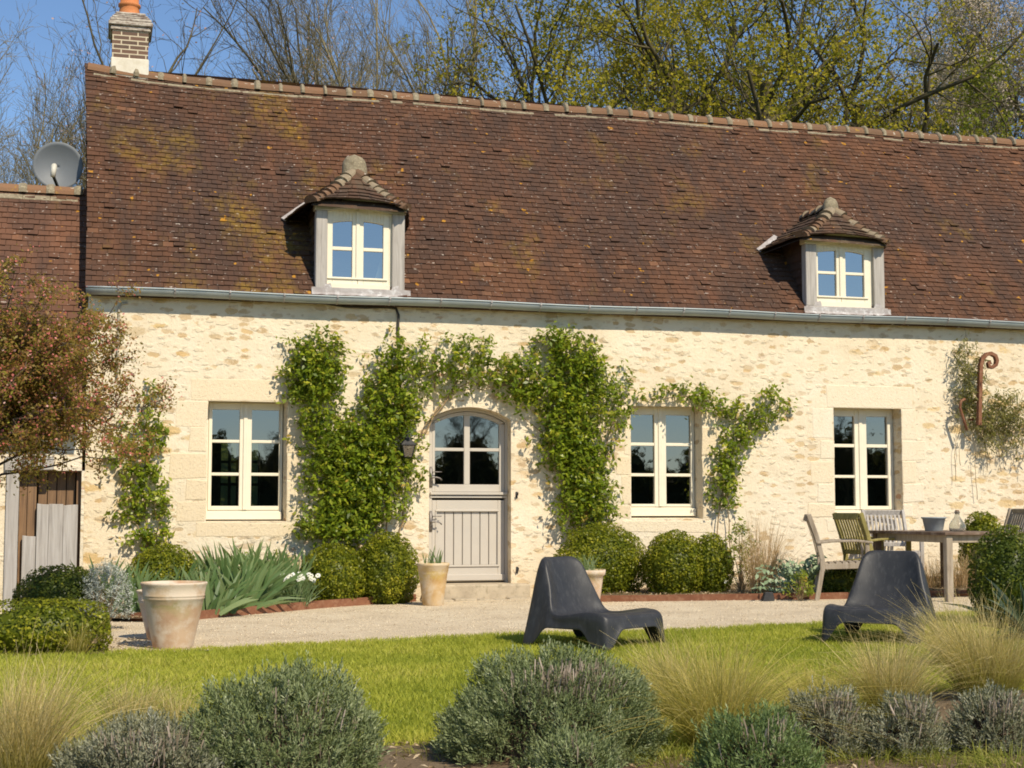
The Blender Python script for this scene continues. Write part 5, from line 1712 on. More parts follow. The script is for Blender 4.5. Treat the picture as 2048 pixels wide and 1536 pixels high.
R_ = lambda s: np.random.default_rng(s)
gp = lambda px, py: G(px, py)
tufts("dry_grass", "tall dry beige grass against the wall between rose bush and artichoke", "grass clump", gp(1528, 1196), 420, 1.05, 0.28, R_(101), M['drygrass'], 0.006, 0.14, droop=0.8)
GD = "dry grasses beyond the garden table"
tufts("dry_grass", "dry orange-tan grass seen between the table's legs", "grass clump", gp(1925, 1182), 330, 0.62, 0.5, R_(102), M['drygrass'], 0.007, 0.2, group=GD)
tufts("dry_grass", "dry orange-tan grass behind the chair at the table's far right", "grass clump", gp(1985, 1180), 330, 0.58, 0.5, R_(103), M['stipa'], 0.007, 0.2, group=GD)
tufts("dry_grass", "dry grass left of the table leg, behind the right black lounger", "grass clump", gp(1862, 1182), 240, 0.50, 0.45, R_(104), M['drygrass'], 0.007, 0.18, group=GD)
GS = "feather grasses in the front bed"
fg = [("feather grass clump at the bottom left corner, tallest and palest", (38, 1590), 1500, 0.62, 0.55, 'stipa', (0.02, 0), 0.10),
      ("big feather grass right of the large lavender, sweeping to both sides", (1440, 1500), 2000, 0.62, 1.0, 'stipa_green', (0.03, 0), 0.11),
      ("feather grass in front of the right black lounger", (1782, 1440), 1300, 0.56, 0.62, 'stipa', (-0.02, 0), 0.10),
      ("wide feather grass at the right edge behind the grey lavenders", (1975, 1400), 1700, 0.66, 0.72, 'stipa', (-0.05, 0), 0.14),
      ("low thin feather grass between the left lavenders and the lawn", (262, 1462), 520, 0.36, 0.7, 'stipa', (0.06, 0), 0.12),
      ("feather grass fading into the lawn between two bigger clumps on the right", (1640, 1440), 700, 0.42, 0.85, 'stipa_green', (0.04, 0), 0.14),
      ("wispy feather grass by the right foot of the right black lounger", (1892, 1335), 420, 0.55, 0.42, 'stipa', (-0.06, 0), 0.07),
      ("short brown tuft at the left shoulder of the tallest left lavender", (352, 1470), 260, 0.30, 0.5, 'stipa', (0.03, 0), 0.07),
      ("feather grass leaning over the seat front of the left black lounger", (1345, 1440), 620, 0.62, 0.5, 'stipa', (-0.16, 0), 0.09)]
for i, (lab, b, n, h, sp, mt, ln, rad) in enumerate(fg):
    tufts("feather_grass", lab, "ornamental grass", gp(*b), n, h, sp, R_(110 + i), M[mt], 0.0036, rad, ln, GS)
for i, (lab, b_, n_, h_) in enumerate([("low yellow-green grass in the soil between the brownish and the grey lavender", (1735, 1525), 420, 0.16), ("low yellow-green grass at the bottom edge between the two right-hand grey lavenders", (1895, 1530), 420, 0.15),
        ("low yellow-green grass in the bottom right corner", (2030, 1540), 420, 0.15), ("low yellow-green grass between the largest and the green lavender", (1350, 1530), 380, 0.16), ("low dry grass at the lawn's edge left of the largest lavender", (880, 1512), 160, 0.10)]):
    tufts("grass_tuft", lab, "grass clump", gp(*b_), int(n_ * 0.7), h_ * 0.8, 1.0, R_(160 + i), M['turf_tuft'], 0.0045, 0.2, group="low grass tufts in the front bed")
tufts("green_tuft", "small green grass tuft in front of the low hedge at the left", "grass clump", gp(152, 1312), 380, 0.34, 0.5, R_(130), M['stipa_green'], 0.005, 0.08)


# ------------------------------------------------------------------ lavender cushions
def lavender(label, px, pyb, pxw, pytop, seed, mat, stalks=0, stalk_at=(0, 0), dens=1.0, low=None):
    r = np.random.default_rng(seed)
    b = G(px, pyb)
    s = mpp(b); rx = pxw / 2 * s; h = (pyb - pytop) * s * 0.85
    root = thing("lavender", label, "lavender", b, group="lavender cushions in the front bed")
    n = int(6600 * dens * (rx / 0.4) ** 2)
    D = unit(r.normal(size=(n, 3)))
    D[:, 2] = np.abs(D[:, 2]) * 1.0 - 0.12
    D = unit(D)
    o = r.uniform(0, 50, 3)
    nz = np.array([mnoise.noise((d[0] * 2.4 + o[0], d[1] * 2.4 + o[1], d[2] * 2.4 + o[2])) + 0.75 * mnoise.noise((d[0] * 5.5 + o[0], d[1] * 5.5 + o[1], d[2] * 5.5)) + 0.5 * mnoise.noise((d[0] * 11 + o[0], d[1] * 11 + o[1], d[2] * 11)) for d in D])
    keepn = r.uniform(0, 1, n) < np.clip(0.95 + 1.6 * nz, 0.12, 1)
    D, nz = D[keepn], nz[keepn]; n = len(D)
    rr = (1 + 0.20 * nz) * (1.0 - 0.36 * r.uniform(0, 1, n) ** 2)
    zc = h * 0.12
    C = D * rr[:, None] * np.array([rx, rx * 0.9, h * 0.88]) + np.array([0, 0, zc])
    k = C[:, 2] > 0.005
    C, D, nz = C[k], D[k], nz[k]; n = len(C)
    up = unit(D * 0.75 + np.array([0, 0, 0.75]) + r.normal(0, 0.28, (n, 3)))
    m = 9
    t = np.linspace(0, 1, m)[None, :, None]
    ln = r.uniform(0.035, 0.075, (n, 1, 1))
    P0 = C[:, None] + up[:, None] * t * ln
    q = unit(r.normal(size=(n, m, 3)))
    q = unit(q - up[:, None] * np.sum(q * up[:, None], -1, keepdims=True))
    ld = unit(q * (0.85 - 0.5 * t) + up[:, None] * (0.55 + 0.5 * t))
    L = r.uniform(0.020, 0.036, (n, m, 1)) * (1.1 - 0.5 * t)
    sd_ = unit(np.cross(ld, up[:, None] + r.normal(0, .3, (n, m, 3)))) * 0.0029
    A_, Bm, E_ = P0, P0 + ld * L * 0.5, P0 + ld * L
    V = np.stack([A_, Bm + sd_, E_, Bm - sd_], 2).reshape(-1, 3)
    F = np.arange(n * m * 4).reshape(-1, 4)
    tint = np.clip(0.45 + 0.22 * nz[:, None] + r.normal(0, 0.15, (n, 1)) + r.normal(0, 0.08, (n, m)), 0, 1)
    mesh_np("foliage", V, F, M[mat], root, np.repeat(tint.ravel(), 4))
    # woody old stems, with a solid twig-coloured core added inside the cushion
    mb = MB()
    rr_ = random.Random(seed)
    for i in range(130):
        a = rr_.uniform(0, 6.283); w = rr_.uniform(0.3, 0.9)
        mb.tube([(0.03 * math.cos(a), 0.03 * math.sin(a), 0), (rx * w * .5 * math.cos(a), rx * w * .45 * math.sin(a), h * .35), (rx * w * math.cos(a), rx * .9 * w * math.sin(a), h * (1.0 - w * w) * .75 + 0.03)], [0.007, 0.005, 0.003], 4, False)
    NI, NJ = 8, 14
    vs, fs = [], []
    for i in range(NI + 1):
        th = math.pi * 0.5 * i / NI
        for j in range(NJ):
            a = 6.2832 * j / NJ
            d = (math.sin(th) * math.cos(a), math.sin(th) * math.sin(a), math.cos(th))
            w = 0.66 * (1 + 0.12 * mnoise.noise((d[0] * 2.4 + o[0], d[1] * 2.4 + o[1], d[2] * 2.4 + o[2])))
            vs.append((d[0] * rx * w, d[1] * rx * w * .9, d[2] * h * w))
    for i in range(NI):
        for j in range(NJ):
            j2 = (j + 1) % NJ
            fs.append((i * NJ + j, (i + 1) * NJ + j, (i + 1) * NJ + j2, i * NJ + j2))
    mb.add(vs, fs)
    mb.build("stems_and_core", M['twig'], root)
    if stalks:
        th = r.normal(0, 0.34, stalks) + stalk_at[0]; tz = r.normal(0, 0.2, stalks) + stalk_at[1]
        D = unit(np.stack([np.sin(th), -np.cos(th) * 0.75, np.abs(0.75 + tz)], -1))
        Bs = D * np.array([rx, rx * .9, h * .88]) * 0.93 + np.array([0, 0, zc])
        upv = unit(D * 0.35 + np.array([0, 0, 1.0]) + r.normal(0, .22, (stalks, 3)))
        t = np.linspace(0, 1, 4)[None, :, None]
        P = Bs[:, None] + upv[:, None] * t * r.uniform(0.05, 0.12, (stalks, 1, 1))
        side = unit(r.normal(size=(stalks, 3)))
        V, F, T, A = ribbons(P, np.tile(np.array([0.003, 0.003, 0.007, 0.005]), (stalks, 1)), side, r.uniform(0, 1, stalks))
        mesh_np("dry_flower_stalks", V, F, M['drystalk'], root, T, extra=A)  # dry flower stalks rising out of the cushion
    return root


lavender("large grey-green lavender with a patch of dry stalks, in front of the left black lounger", 1108, 1512, 420, 1292, 141, 'lav', 420, (0.07, 0.2))
lavender("large green-grey lavender mound left of centre at the bottom of the photo", 556, 1575, 380, 1322, 142, 'lav', 60, (0.2, -0.2))
lavender("greyer low lavender between the bottom-left feather grass and the big green-grey mound", 285, 1600, 330, 1440, 143, 'lav_grey', 120)
lavender("green lavender at the foot of the big feather grass", 1515, 1592, 235, 1412, 144, 'lav_green', 40)
lavender("brownish-grey lavender directly behind the green one on the right", 1650, 1512, 165, 1376, 145, 'lav_grey', 120)
lavender("grey lavender in front of the feather grass by the right lounger", 1812, 1515, 140, 1392, 146, 'lav_grey', 90)
lavender("grey lavender at the right edge of the photo", 1985, 1508, 155, 1376, 147, 'lav_grey', 70)
lavender("small pale lavender in front of the largest one, at the bottom edge", 1150, 1585, 150, 1462, 148, 'lav', 10)


# ------------------------------------------------------------------ crab apple at the left
def crab_apple():
    r = np.random.default_rng(201)
    rr = random.Random(201)
    b = G(-95, 1290)
    s = mpp(b)
    root = thing("crab_apple_tree", "crab apple with reddish young leaves and pink buds, in front of the outbuilding", "tree", b)
    vx = np.array([math.cos(YAW), -math.sin(YAW), 0]); vy = np.array([math.sin(YAW), math.cos(YAW), 0])
    def at(px, py, dep):     # place in the crown, measured in the tree's own plane
        return np.array([0, 0, 0]) + vx * ((px + 95) * s) + vy * dep + np.array([0, 0, (1290 - py) * s])
    mb = MB()
    trunk = [at(-95, 1290, 0), at(-88, 1180, 0.02), at(-80, 1080, 0), at(-60, 980, 0.02), at(-40, 900, 0)]
    mb.tube([tuple(p) for p in trunk], [0.075, 0.06, 0.055, 0.05, 0.04], 9)
    mb.build("trunk", M['twig'], root, smooth=True)
    mb = MB()
    C, D = [], []
    def branch(p, q, r0, lift, lvl):
        n = 7
        pts = []
        for i in range(n):
            t = i / (n - 1)
            w = p * (1 - t) + q * t
            w = w + np.array([0, 0, 1]) * lift * math.sin(math.pi * t ** 0.8) + np.array([rr.gauss(0, .014), rr.gauss(0, .014), rr.gauss(0, .014)])
            pts.append(w)
        mb.tube([tuple(w) for w in pts], [r0 * (1 - 0.8 * i / (n - 1)) for i in range(n)], 5, False)
        return pts
    ends = []
    for i in range(30):
        a = i / 30
        px = -20 + 240 * rr.random() ** 0.9
        top, bot = 570 + 0.42 * max(0, px - 60) + 1.2 * max(0, px - 170), 885 - 0.05 * px
        py = top + (bot - top) * rr.random()
        ends.append((px, py))
    ends += [(262, 865), (232, 905), (175, 660), (190, 705), (235, 800), (200, 910), (60, 560), (100, 575), (20, 555), (160, 600), (245, 830), (180, 640)]
    for px, py in ends:
        st = trunk[4] if py < 820 else trunk[rr.choice([3, 4])]
        q = at(px, py, rr.uniform(-0.7, 0.7))
        pts = branch(st, q, rr.uniform(0.009, 0.016), rr.uniform(0.0, 0.25), 0)
        for k in range(10):
            i = rr.randint(2, 6)
            p0 = pts[i]
            d = np.array([rr.gauss(0.25, .6), rr.gauss(0, .6), rr.gauss(0.1, .55)])
            L = rr.uniform(0.12, 0.36)
            p1 = p0 + unit(d) * L
            tp = branch(p0, p1, 0.005, 0.02, 1)
            for w in tp[2:]:
                C.append(w); D.append(d)
            for _ in range(2):
                p2 = tp[4] + unit(np.array([rr.gauss(0, 1), rr.gauss(0, 1), rr.gauss(.2, 1)])) * rr.uniform(.06, .16)
                for w in branch(tp[4], p2, 0.003, 0.0, 2)[2::2]:
                    C.append(w); D.append(d)
    mb.build("branches_or_core", M['twig'], root, smooth=True)
    C, D = np.array(C), unit(np.array(D))
    P, N, T = sprigs(C, D, 8, 0.06, 0.034, r)
    foliage("foliage", P, N, 0.034, M['crab_leaf'], root, (0, 0, 0), r, 0.5, T)
    sel = r.uniform(0, 1, len(C)) < 0.6
    P, N, T = sprigs(C[sel], D[sel], 3, 0.05, 0.024, r)
    foliage("buds", P, N, 0.024, M['bud'], root, (0, 0, 0), r, 0.85, T)


crab_apple()


# ------------------------------------------------------------------ trees behind the house
def tree_mesh(seed, H, r0, spec):
    """returns (trunk tubes, twig tubes, tip positions)"""
    rr = np.random.default_rng(seed)
    thick, thin, tips = [], [], []
    up = np.array([0, 0, 1.0])

    def grow(p, d, L, r, lvl):
        n = spec['seg'][lvl]
        pts, rad = [p], [r]
        for i in range(n):
            d = d + rr.normal(0, spec['wander'][lvl], 3) + up * spec['up'][lvl] + np.array(spec.get('lean', (0, 0, 0))) * (0.5 if lvl else 0.2)
            d = d / np.linalg.norm(d)
            p = p + d * L / n
            pts.append(p); rad.append(r * (1 - (1 - spec['taper'][lvl]) * (i + 1) / n))
        (thick if lvl < 2 else thin).append((np.array(pts), np.array(rad), (9, 6, 4, 3, 3)[lvl]))
        if lvl + 1 < len(spec['seg']):
            m = spec['kids'][lvl]
            m = int(rr.integers(max(1, int(m * 0.75)), int(m * 1.25) + 1))
            for k in range(m):
                t = spec['start'][lvl] + (1 - spec['start'][lvl]) * ((k + rr.uniform(0, 1)) / m)
                f = t * n; i = min(int(f), n - 1); f -= i
                q = pts[i] * (1 - f) + pts[i + 1] * f
                dd = pts[i + 1] - pts[i]; dd = dd / np.linalg.norm(dd)
                a = rr.normal(size=3); a = a - dd * a.dot(dd); a /= np.linalg.norm(a)
                w = spec['ang'][lvl] * rr.uniform(0.65, 1.3)
                nd = dd * math.cos(w) + a * math.sin(w)
                rk = max(rad[i] * spec['rr'][lvl] * rr.uniform(0.7, 1.1), 0.0045)
                grow(q, nd, L * spec['len'][lvl] * (1.15 - 0.45 * t) * rr.uniform(0.7, 1.2), rk, lvl + 1)
        else:
            tips.extend(pts[1:])

    grow(np.zeros(3), np.array([0, 0, 1.0]) + np.array(spec.get('lean', (0, 0, 0))) * 1.2, H * spec['trunk'], r0, 0)
    return thick, thin, np.array(tips)


def tubes_np(lst):
    V, F, o = [], [], 0
    for pts, rad, n in lst:
        k = len(pts)
        d = np.gradient(pts, axis=0); d = unit(d)
        ref = np.array([0.31, 0.87, 0.38])
        a = unit(np.cross(d, ref)); b = np.cross(d, a)
        w = np.linspace(0, 2 * math.pi, n, endpoint=False)
        ring = a[:, None] * np.cos(w)[None, :, None] + b[:, None] * np.sin(w)[None, :, None]
        V.append((pts[:, None] + ring * rad[:, None, None]).reshape(-1, 3))
        i, j = np.meshgrid(np.arange(k - 1), np.arange(n), indexing='ij')
        j2 = (j + 1) % n
        F.append(np.stack([i * n + j, i * n + j2, (i + 1) * n + j2, (i + 1) * n + j], -1).reshape(-1, 4) + o)
        o += k * n
    return np.concatenate(V), np.concatenate(F)


BARE = dict(seg=(8, 7, 6, 5, 4), wander=(0.07, 0.13, 0.17, 0.2, 0.22), up=(0.04, 0.10, 0.09, 0.06, 0.03), taper=(0.45, 0.35, 0.3, 0.3, 0.4), kids=(11, 9, 8, 5), start=(0.30, 0.22, 0.2, 0.2),
            ang=(0.62, 0.6, 0.65, 0.7), len=(0.62, 0.55, 0.52, 0.5), rr=(0.55, 0.55, 0.6, 0.65), trunk=0.60)
OAK = dict(BARE, start=(0.38, 0.2, 0.15, 0.15), wander=(0.12, 0.22, 0.28, 0.3, 0.3), up=(0.02, 0.06, 0.05, 0.04, 0.02), ang=(0.85, 0.8, 0.8, 0.8), kids=(10, 7, 6, 4), rr=(0.5, 0.55, 0.6, 0.65), trunk=0.58, len=(0.62, 0.58, 0.52, 0.5))
BROOM = dict(BARE, kids=(8, 9, 7, 4), ang=(0.40, 0.4, 0.45, 0.5), up=(0.05, 0.14, 0.12, 0.1, 0.05), start=(0.12, 0.2, 0.2, 0.2), len=(0.75, 0.5, 0.5, 0.5), trunk=0.62)
SPARSE = dict(BARE, kids=(8, 6, 4, 3), ang=(0.5, 0.5, 0.55, 0.6), rr=(0.5, 0.55, 0.6, 0.7), wander=(0.1, 0.16, 0.18, 0.2, 0.2))


def tree(name, label, px, y, H, r0, spec, seed, leaf=None, leafsize=0.13, per=2, frac=1.0, bark='bark', cat="tree", group="trees behind the house", xyz=None, aspect=0.7):
    r = np.random.default_rng(seed + 1000)
    if xyz is None:
        b = W(px, 700, y); b[2] = float(gz(b[0], b[1])) - 0.05
    else: b = np.array(xyz, float)
    th, tn, tips = tree_mesh(seed, H, r0, spec)
    root = thing(name, label, cat, b, group=group)
    V, F = tubes_np(th); mesh_np("trunk", V, F, M[bark], root, smooth=True)
    V, F = tubes_np(tn); mesh_np("twigs", V, F, M[bark], root, smooth=True)
    if leaf:
        sel = tips[r.uniform(0, 1, len(tips)) < frac]
        P = np.repeat(sel, per, 0) + r.normal(0, leafsize * 0.95, (len(sel) * per, 3))
        tint = np.clip(np.repeat(np.array([0.5 + 0.4 * mnoise.noise((p[0] * .9, p[1] * .9, p[2] * .9)) for p in sel]), per) + r.normal(0, .16, len(P)), 0, 1)
        foliage("foliage", P, r.normal(size=P.shape) + np.array([0, -0.2, 0.4]), leafsize, M[leaf], root, (0, 0, 0), r, aspect, tint)
    return root


bt = "bare_tree"
tree(bt, "tall bare tree at the left edge, above the satellite dish", 72, 13.0, 12.4, 0.16, BARE, 301, bark='bark_pale')
tree(bt, "bare tree crossing the left edge of the sky", -60, 15.0, 11.0, 0.17, BARE, 302, bark='bark_pale')
tree(bt, "smaller bare tree just left of the farmhouse gable", 152, 14.5, 10.2, 0.12, BROOM, 303, bark='bark_pale')
tree("budding_tree", "thin tree with pinkish buds rising behind the chimney", 330, 10.0, 14.5, 0.12, SPARSE, 304, 'pink_bloss', 0.045, 1, 0.30)
tree("budding_tree", "thin budding tree right of the chimney, nearest the first bare tree", 520, 11.5, 12.0, 0.09, SPARSE, 305, 'pink_bloss', 0.045, 1, 0.28, bark='bark_pale')
tree("budding_tree", "low budding tree showing left of the chimney", 225, 12.0, 10.6, 0.09, BROOM, 306, 'pink_bloss', 0.04, 1, 0.35)
tree(bt, "fine-twigged bare tree left of the leaning stems", 640, 12.5, 13.0, 0.14, BARE, 307, bark='bark_pale')
tree(bt, "bare tree with straight stems leaning left, first of the leaning clump", 830, 13.0, 14.0, 0.16, dict(BROOM, lean=(-0.12, 0, 0)), 308, bark='bark_pale')
tree(bt, "bare tree with dark stems in the middle of the leaning clump", 905, 12.0, 14.0, 0.15, dict(BROOM, lean=(-0.07, 0, 0)), 309)
tree(bt, "bare tree just left of the first yellow-green oak", 985, 14.0, 14.0, 0.17, dict(BROOM, lean=(-0.05, 0, 0)), 310, bark='bark_pale')
ok = "oak_tree"
tree(ok, "yellow-green oak nearest the bare stems, centre of the tree line", 1120, 13.5, 16.5, 0.20, OAK, 311, 'oak_leaf', 0.085, 7, 0.32)
tree(ok, "yellow-green oak with a dark straight trunk right of centre", 1255, 12.0, 17.0, 0.24, OAK, 312, 'oak_leaf', 0.085, 7, 0.32)
tree(ok, "yellow-green oak with a thick dark forked trunk", 1340, 13.0, 17.5, 0.28, OAK, 313, 'oak_leaf', 0.085, 7, 0.30)
tree(ok, "yellow-green oak between the forked trunk and the open blue gap", 1500, 14.5, 16.5, 0.22, OAK, 314, 'oak_leaf', 0.08, 7, 0.32)
tree(ok, "yellow-green oak with spreading dark limbs right of the blue gap", 1672, 13.0, 17.0, 0.25, OAK, 315, 'oak_leaf', 0.08, 7, 0.28)
tree(ok, "yellow-green oak above the right dormer's side of the ridge", 1850, 14.5, 17.0, 0.22, OAK, 316, 'oak_leaf', 0.08, 7, 0.36)
tree("blossom_tree", "greyish-pink blossoming tree at the right edge", 2005, 12.5, 15.5, 0.20, BARE, 317, 'blossom', 0.06, 6, 0.8, bark='bark_pale')
tree("blossom_tree", "greyish blossoming tree behind the oak above the right dormer", 1870, 19.0, 16.0, 0.22, BARE, 318, 'blossom', 0.06, 6, 0.7, bark='bark_pale')
tree(bt, "bare tree filling the gap between the left-edge tree and the gable", 118, 18.0, 11.0, 0.12, BARE, 342, bark='bark_pale')
tree(bt, "upright bare tree right of the budding trees", 690, 14.0, 13.5, 0.15, BARE, 343, bark='bark_pale')
tree(bt, "bare tree standing behind the leaning clump of stems", 770, 16.0, 14.5, 0.15, BARE, 344, bark='bark_pale')
tree(ok, "yellow-green oak at the left end of the leafy trees, overlapping bare stems", 1040, 15.5, 16.5, 0.2, OAK, 345, 'oak_leaf', 0.08, 7, 0.28)
tree(ok, "yellow-green oak standing back between the forked trunk and its right neighbour", 1420, 17.0, 18, 0.2, OAK, 346, 'oak_leaf', 0.08, 7, 0.30)
tree(ok, "yellow-green oak standing back above the gap over the right part of the ridge", 1765, 16.5, 18, 0.2, OAK, 347, 'oak_leaf', 0.08, 7, 0.30)
tree(ok, "yellow-green oak nearest the right edge, in front of the blossom", 1930, 13.5, 15.5, 0.12, OAK, 348, 'oak_leaf', 0.08, 7, 0.2)
tree("hazel_bush", "fresh light green bush just over the ridge at the right", 1790, 11.0, 9.4, 0.10, BROOM, 319, 'fresh_leaf', 0.08, 3, 0.6, bark='bark_pale')
tree("hazel_bush", "thin pale shoots just over the ridge under the forked oak", 1420, 10.5, 8.8, 0.08, BROOM, 320, 'fresh_leaf', 0.08, 1, 0.25, bark='bark_pale')
tree("hazel_bush", "light green bush over the ridge between the two spreading oaks", 1620, 11.5, 9.2, 0.09, BROOM, 321, 'fresh_leaf', 0.08, 3, 0.5, bark='bark_pale')
tree("hazel_bush", "pale bare shoots over the ridge at the foot of the first oak", 1090, 10.5, 8.9, 0.08, BROOM, 322, bark='bark_pale')
# what the window panes mirror: bare trees and a field hedge across the meadow in front of the house
GM = "trees across the meadow mirrored in the panes"
m0 = tree(bt, "bare tree across the meadow, mirrored in the left window's panes", 0, 0, 8.0, 0.14, BARE, 331, group=GM, xyz=(12.5, -92, -0.05))
for i, (x, y, sc_, lab) in enumerate([(27, -95, 1.6, "tall bare tree across the meadow, mirrored in the door's left panes"), (31.5, -90, 1.5, "bare tree across the meadow, mirrored in the door's right panes"),
                                      (62, -98, 1.5, "bare tree across the meadow, mirrored in the right-hand window"), (67, -94, 1.0, "smaller bare tree across the meadow, mirrored in the right-hand window's edge"), (16.5, -97, 0.8, "small bare tree across the meadow, beside the one mirrored in the left window")]):
    dup(m0, (x, y, -0.05), i * 1.3, lab, GM, sc_)
r = np.random.default_rng(350)


def HEDGE(V, F, r, n):
    xs = np.arange(-30, 110.1, 0.5)
    hs = 0.9 * np.interp(xs, [-30, 0, 14, 20, 28, 35, 46, 56, 64, 80, 110], [6, 6.5, 6.4, 6.0, 6.2, 6.0, 5.2, 5.2, 7.4, 7.0, 7.0]) * (1 + 0.18 * np.sin(xs * 0.9) + 0.1 * np.sin(xs * 2.7))
    k = len(xs)
    C = np.concatenate([np.stack([xs, np.full(k, -103.8), np.full(k, -0.2)], -1), np.stack([xs, np.full(k, -103.5), hs], -1), np.stack([xs, np.full(k, -102.2), hs], -1), np.stack([xs, np.full(k, -101.8), np.full(k, -0.2)], -1)])
    i = np.arange(k - 1)
    q = np.concatenate([np.stack([j * k + i, (j + 1) * k + i, (j + 1) * k + i + 1, j * k + i + 1], -1) for j in range(3)])
    return mesh_np("hedgerow", np.concatenate([V, C]), np.concatenate([F, q + len(V)]), M['hedge_leaf'], None, np.concatenate([np.repeat(r.uniform(0, 1, n), 4), np.full(4 * k, 0.2)]))


n = 70000
x = r.uniform(-30, 110, n); hh = np.interp(x, [-30, 0, 14, 20, 28, 35, 46, 56, 64, 80, 110], [6, 6.5, 6.4, 6.0, 6.2, 6.0, 5.2, 5.2, 7.4, 7.0, 7.0]) * (1 + 0.18 * np.sin(x * 0.9) + 0.1 * np.sin(x * 2.7))
P = np.stack([x, -103 + r.normal(0, 1.2, n), hh * r.uniform(0, 1, n) ** 0.8], -1)
V, F = leaf_quads(P, r.normal(size=(n, 3)), 0.36, 0.7, r)
tag(HEDGE(V, F, r, n), "dark field hedge across the meadow, mirrored in the window panes", "hedgerow", kind='stuff')


# ------------------------------------------------------------------ metal edging
def edging(label, pts, h, seed):
    P = [G(*p) for p in pts]
    root = None
    dense = []
    for a, b in zip(P[:-1], P[1:]):
        for k in range(6): dense.append(a * (1 - k / 6) + b * k / 6)
    dense.append(P[-1])
    mb = MB()
    rr = random.Random(seed)
    for i, (a, b) in enumerate(zip(dense[:-1], dense[1:])):
        za, zb = float(gz(a[0])), float(gz(b[0]))
        mb.bar((a[0], a[1], za + h / 2 - 0.05), (b[0], b[1], zb + h / 2 - 0.05), 0.008, h + 0.1)
    o = mb.build("bed_edging", M['rust'])
    return tag(o, label, "edging", "rusted metal strips edging the beds")


edging("rusted metal strip edging the iris bed, curving in behind the terracotta pots", [(248, 1236), (262, 1245), (330, 1247), (400, 1241), (520, 1230), (650, 1218), (760, 1210), (832, 1205)], 0.10, 1)
edging("rusted metal strip edging the bed right of the door", [(1195, 1206), (1300, 1205), (1450, 1203), (1640, 1201), (1760, 1199), (2060, 1193)], 0.085, 2)
mb = MB()
p = G(1533, 1204)
mb.prism([(p[0] - 0.075, p[2]), (p[0] + 0.075, p[2]), (p[0] + 0.05, p[2] + 0.11), (p[0] - 0.045, p[2] + 0.11)], p[1] - 0.07, p[1] - 0.02)
tag(mb.build("edging_stake", M['iron'], bevel=0.005), "small dark wedge standing against the right-hand metal edging", "stake")


# ------------------------------------------------------------------ pots
def pot(label, px, pyb, prof, mat, rim=None, square=False, group="terracotta pots"):
    b = G(px, pyb)
    b = b + np.array([math.sin(YAW), math.cos(YAW), 0]) * prof[0][0]
    b[2] = float(gz(b[0], b[1])) + 0.01
    root = thing("terracotta_pot", label, "flower pot", b, group=group)
    mb = MB()
    n = 48
    mb.lathe([(0.001, 0)] + prof, n)
    if square:
        v = []
        for x, y, z in mb.v:
            r_ = math.hypot(x, y); a = math.atan2(y, x) + 0.35
            k = 1 / (abs(math.cos(a)) ** 7 + abs(math.sin(a)) ** 7) ** (1 / 7)
            v.append((x * k, y * k, z))
        mb.v = v
    mb.build("body", mat, root, smooth=True)
    return root, b


big = [(0.150, 0), (0.158, 0.01), (0.176, 0.10), (0.200, 0.21), (0.222, 0.31), (0.236, 0.385), (0.243, 0.392), (0.243, 0.402), (0.240, 0.407), (0.246, 0.412), (0.246, 0.422), (0.243, 0.428), (0.254, 0.490), (0.262, 0.505), (0.264, 0.515), (0.258, 0.522), (0.248, 0.522), (0.240, 0.49), (0.225, 0.36), (0.19, 0.2)]
pot("large empty pale terracotta pot at the front corner of the gravel", 337, 1302, big, M['pot_pale'])
pot("smaller terracotta pot half hidden behind the large empty one", 322, 1284, [(r_ * 0.93, z * 0.80) for r_, z in big], M['pot_pale'])
dp = [(0.115, 0), (0.120, 0.01), (0.145, 0.22), (0.163, 0.36), (0.168, 0.368), (0.166, 0.378), (0.171, 0.384), (0.178, 0.445), (0.186, 0.452), (0.187, 0.475), (0.180, 0.482), (0.168, 0.48), (0.162, 0.44), (0.12, 0.435), (0.002, 0.44)]
_, pb = pot("yellow-stained terracotta pot standing by the doorstep", 865, 1214, dp, M['pot_yellow'])
sword_plant("chives", "spiky chives growing in the yellow-stained pot by the door", "chives", 0, 0, 26, 0.25, 0.013, 401, 'chive', 0.16, 0.0, base=pb + np.array([0, 0, 0.43]), radius=0.10)
sp_ = [(0.165, 0), (0.170, 0.01), (0.205, 0.26), (0.215, 0.325), (0.235, 0.333), (0.240, 0.365), (0.236, 0.385), (0.212, 0.388), (0.205, 0.36), (0.16, 0.35), (0.002, 0.355)]
_, pb = pot("square-rimmed pale terracotta pot behind the left black lounger", 1170, 1213, sp_, M['pot_pale'], square=True)
sword_plant("chives", "wispy blue-green chives in the square-rimmed pot behind the lounger", "chives", 0, 0, 60, 0.24, 0.008, 402, 'chive', 0.30, 0.0, base=pb + np.array([0, 0, 0.35]), radius=0.14)


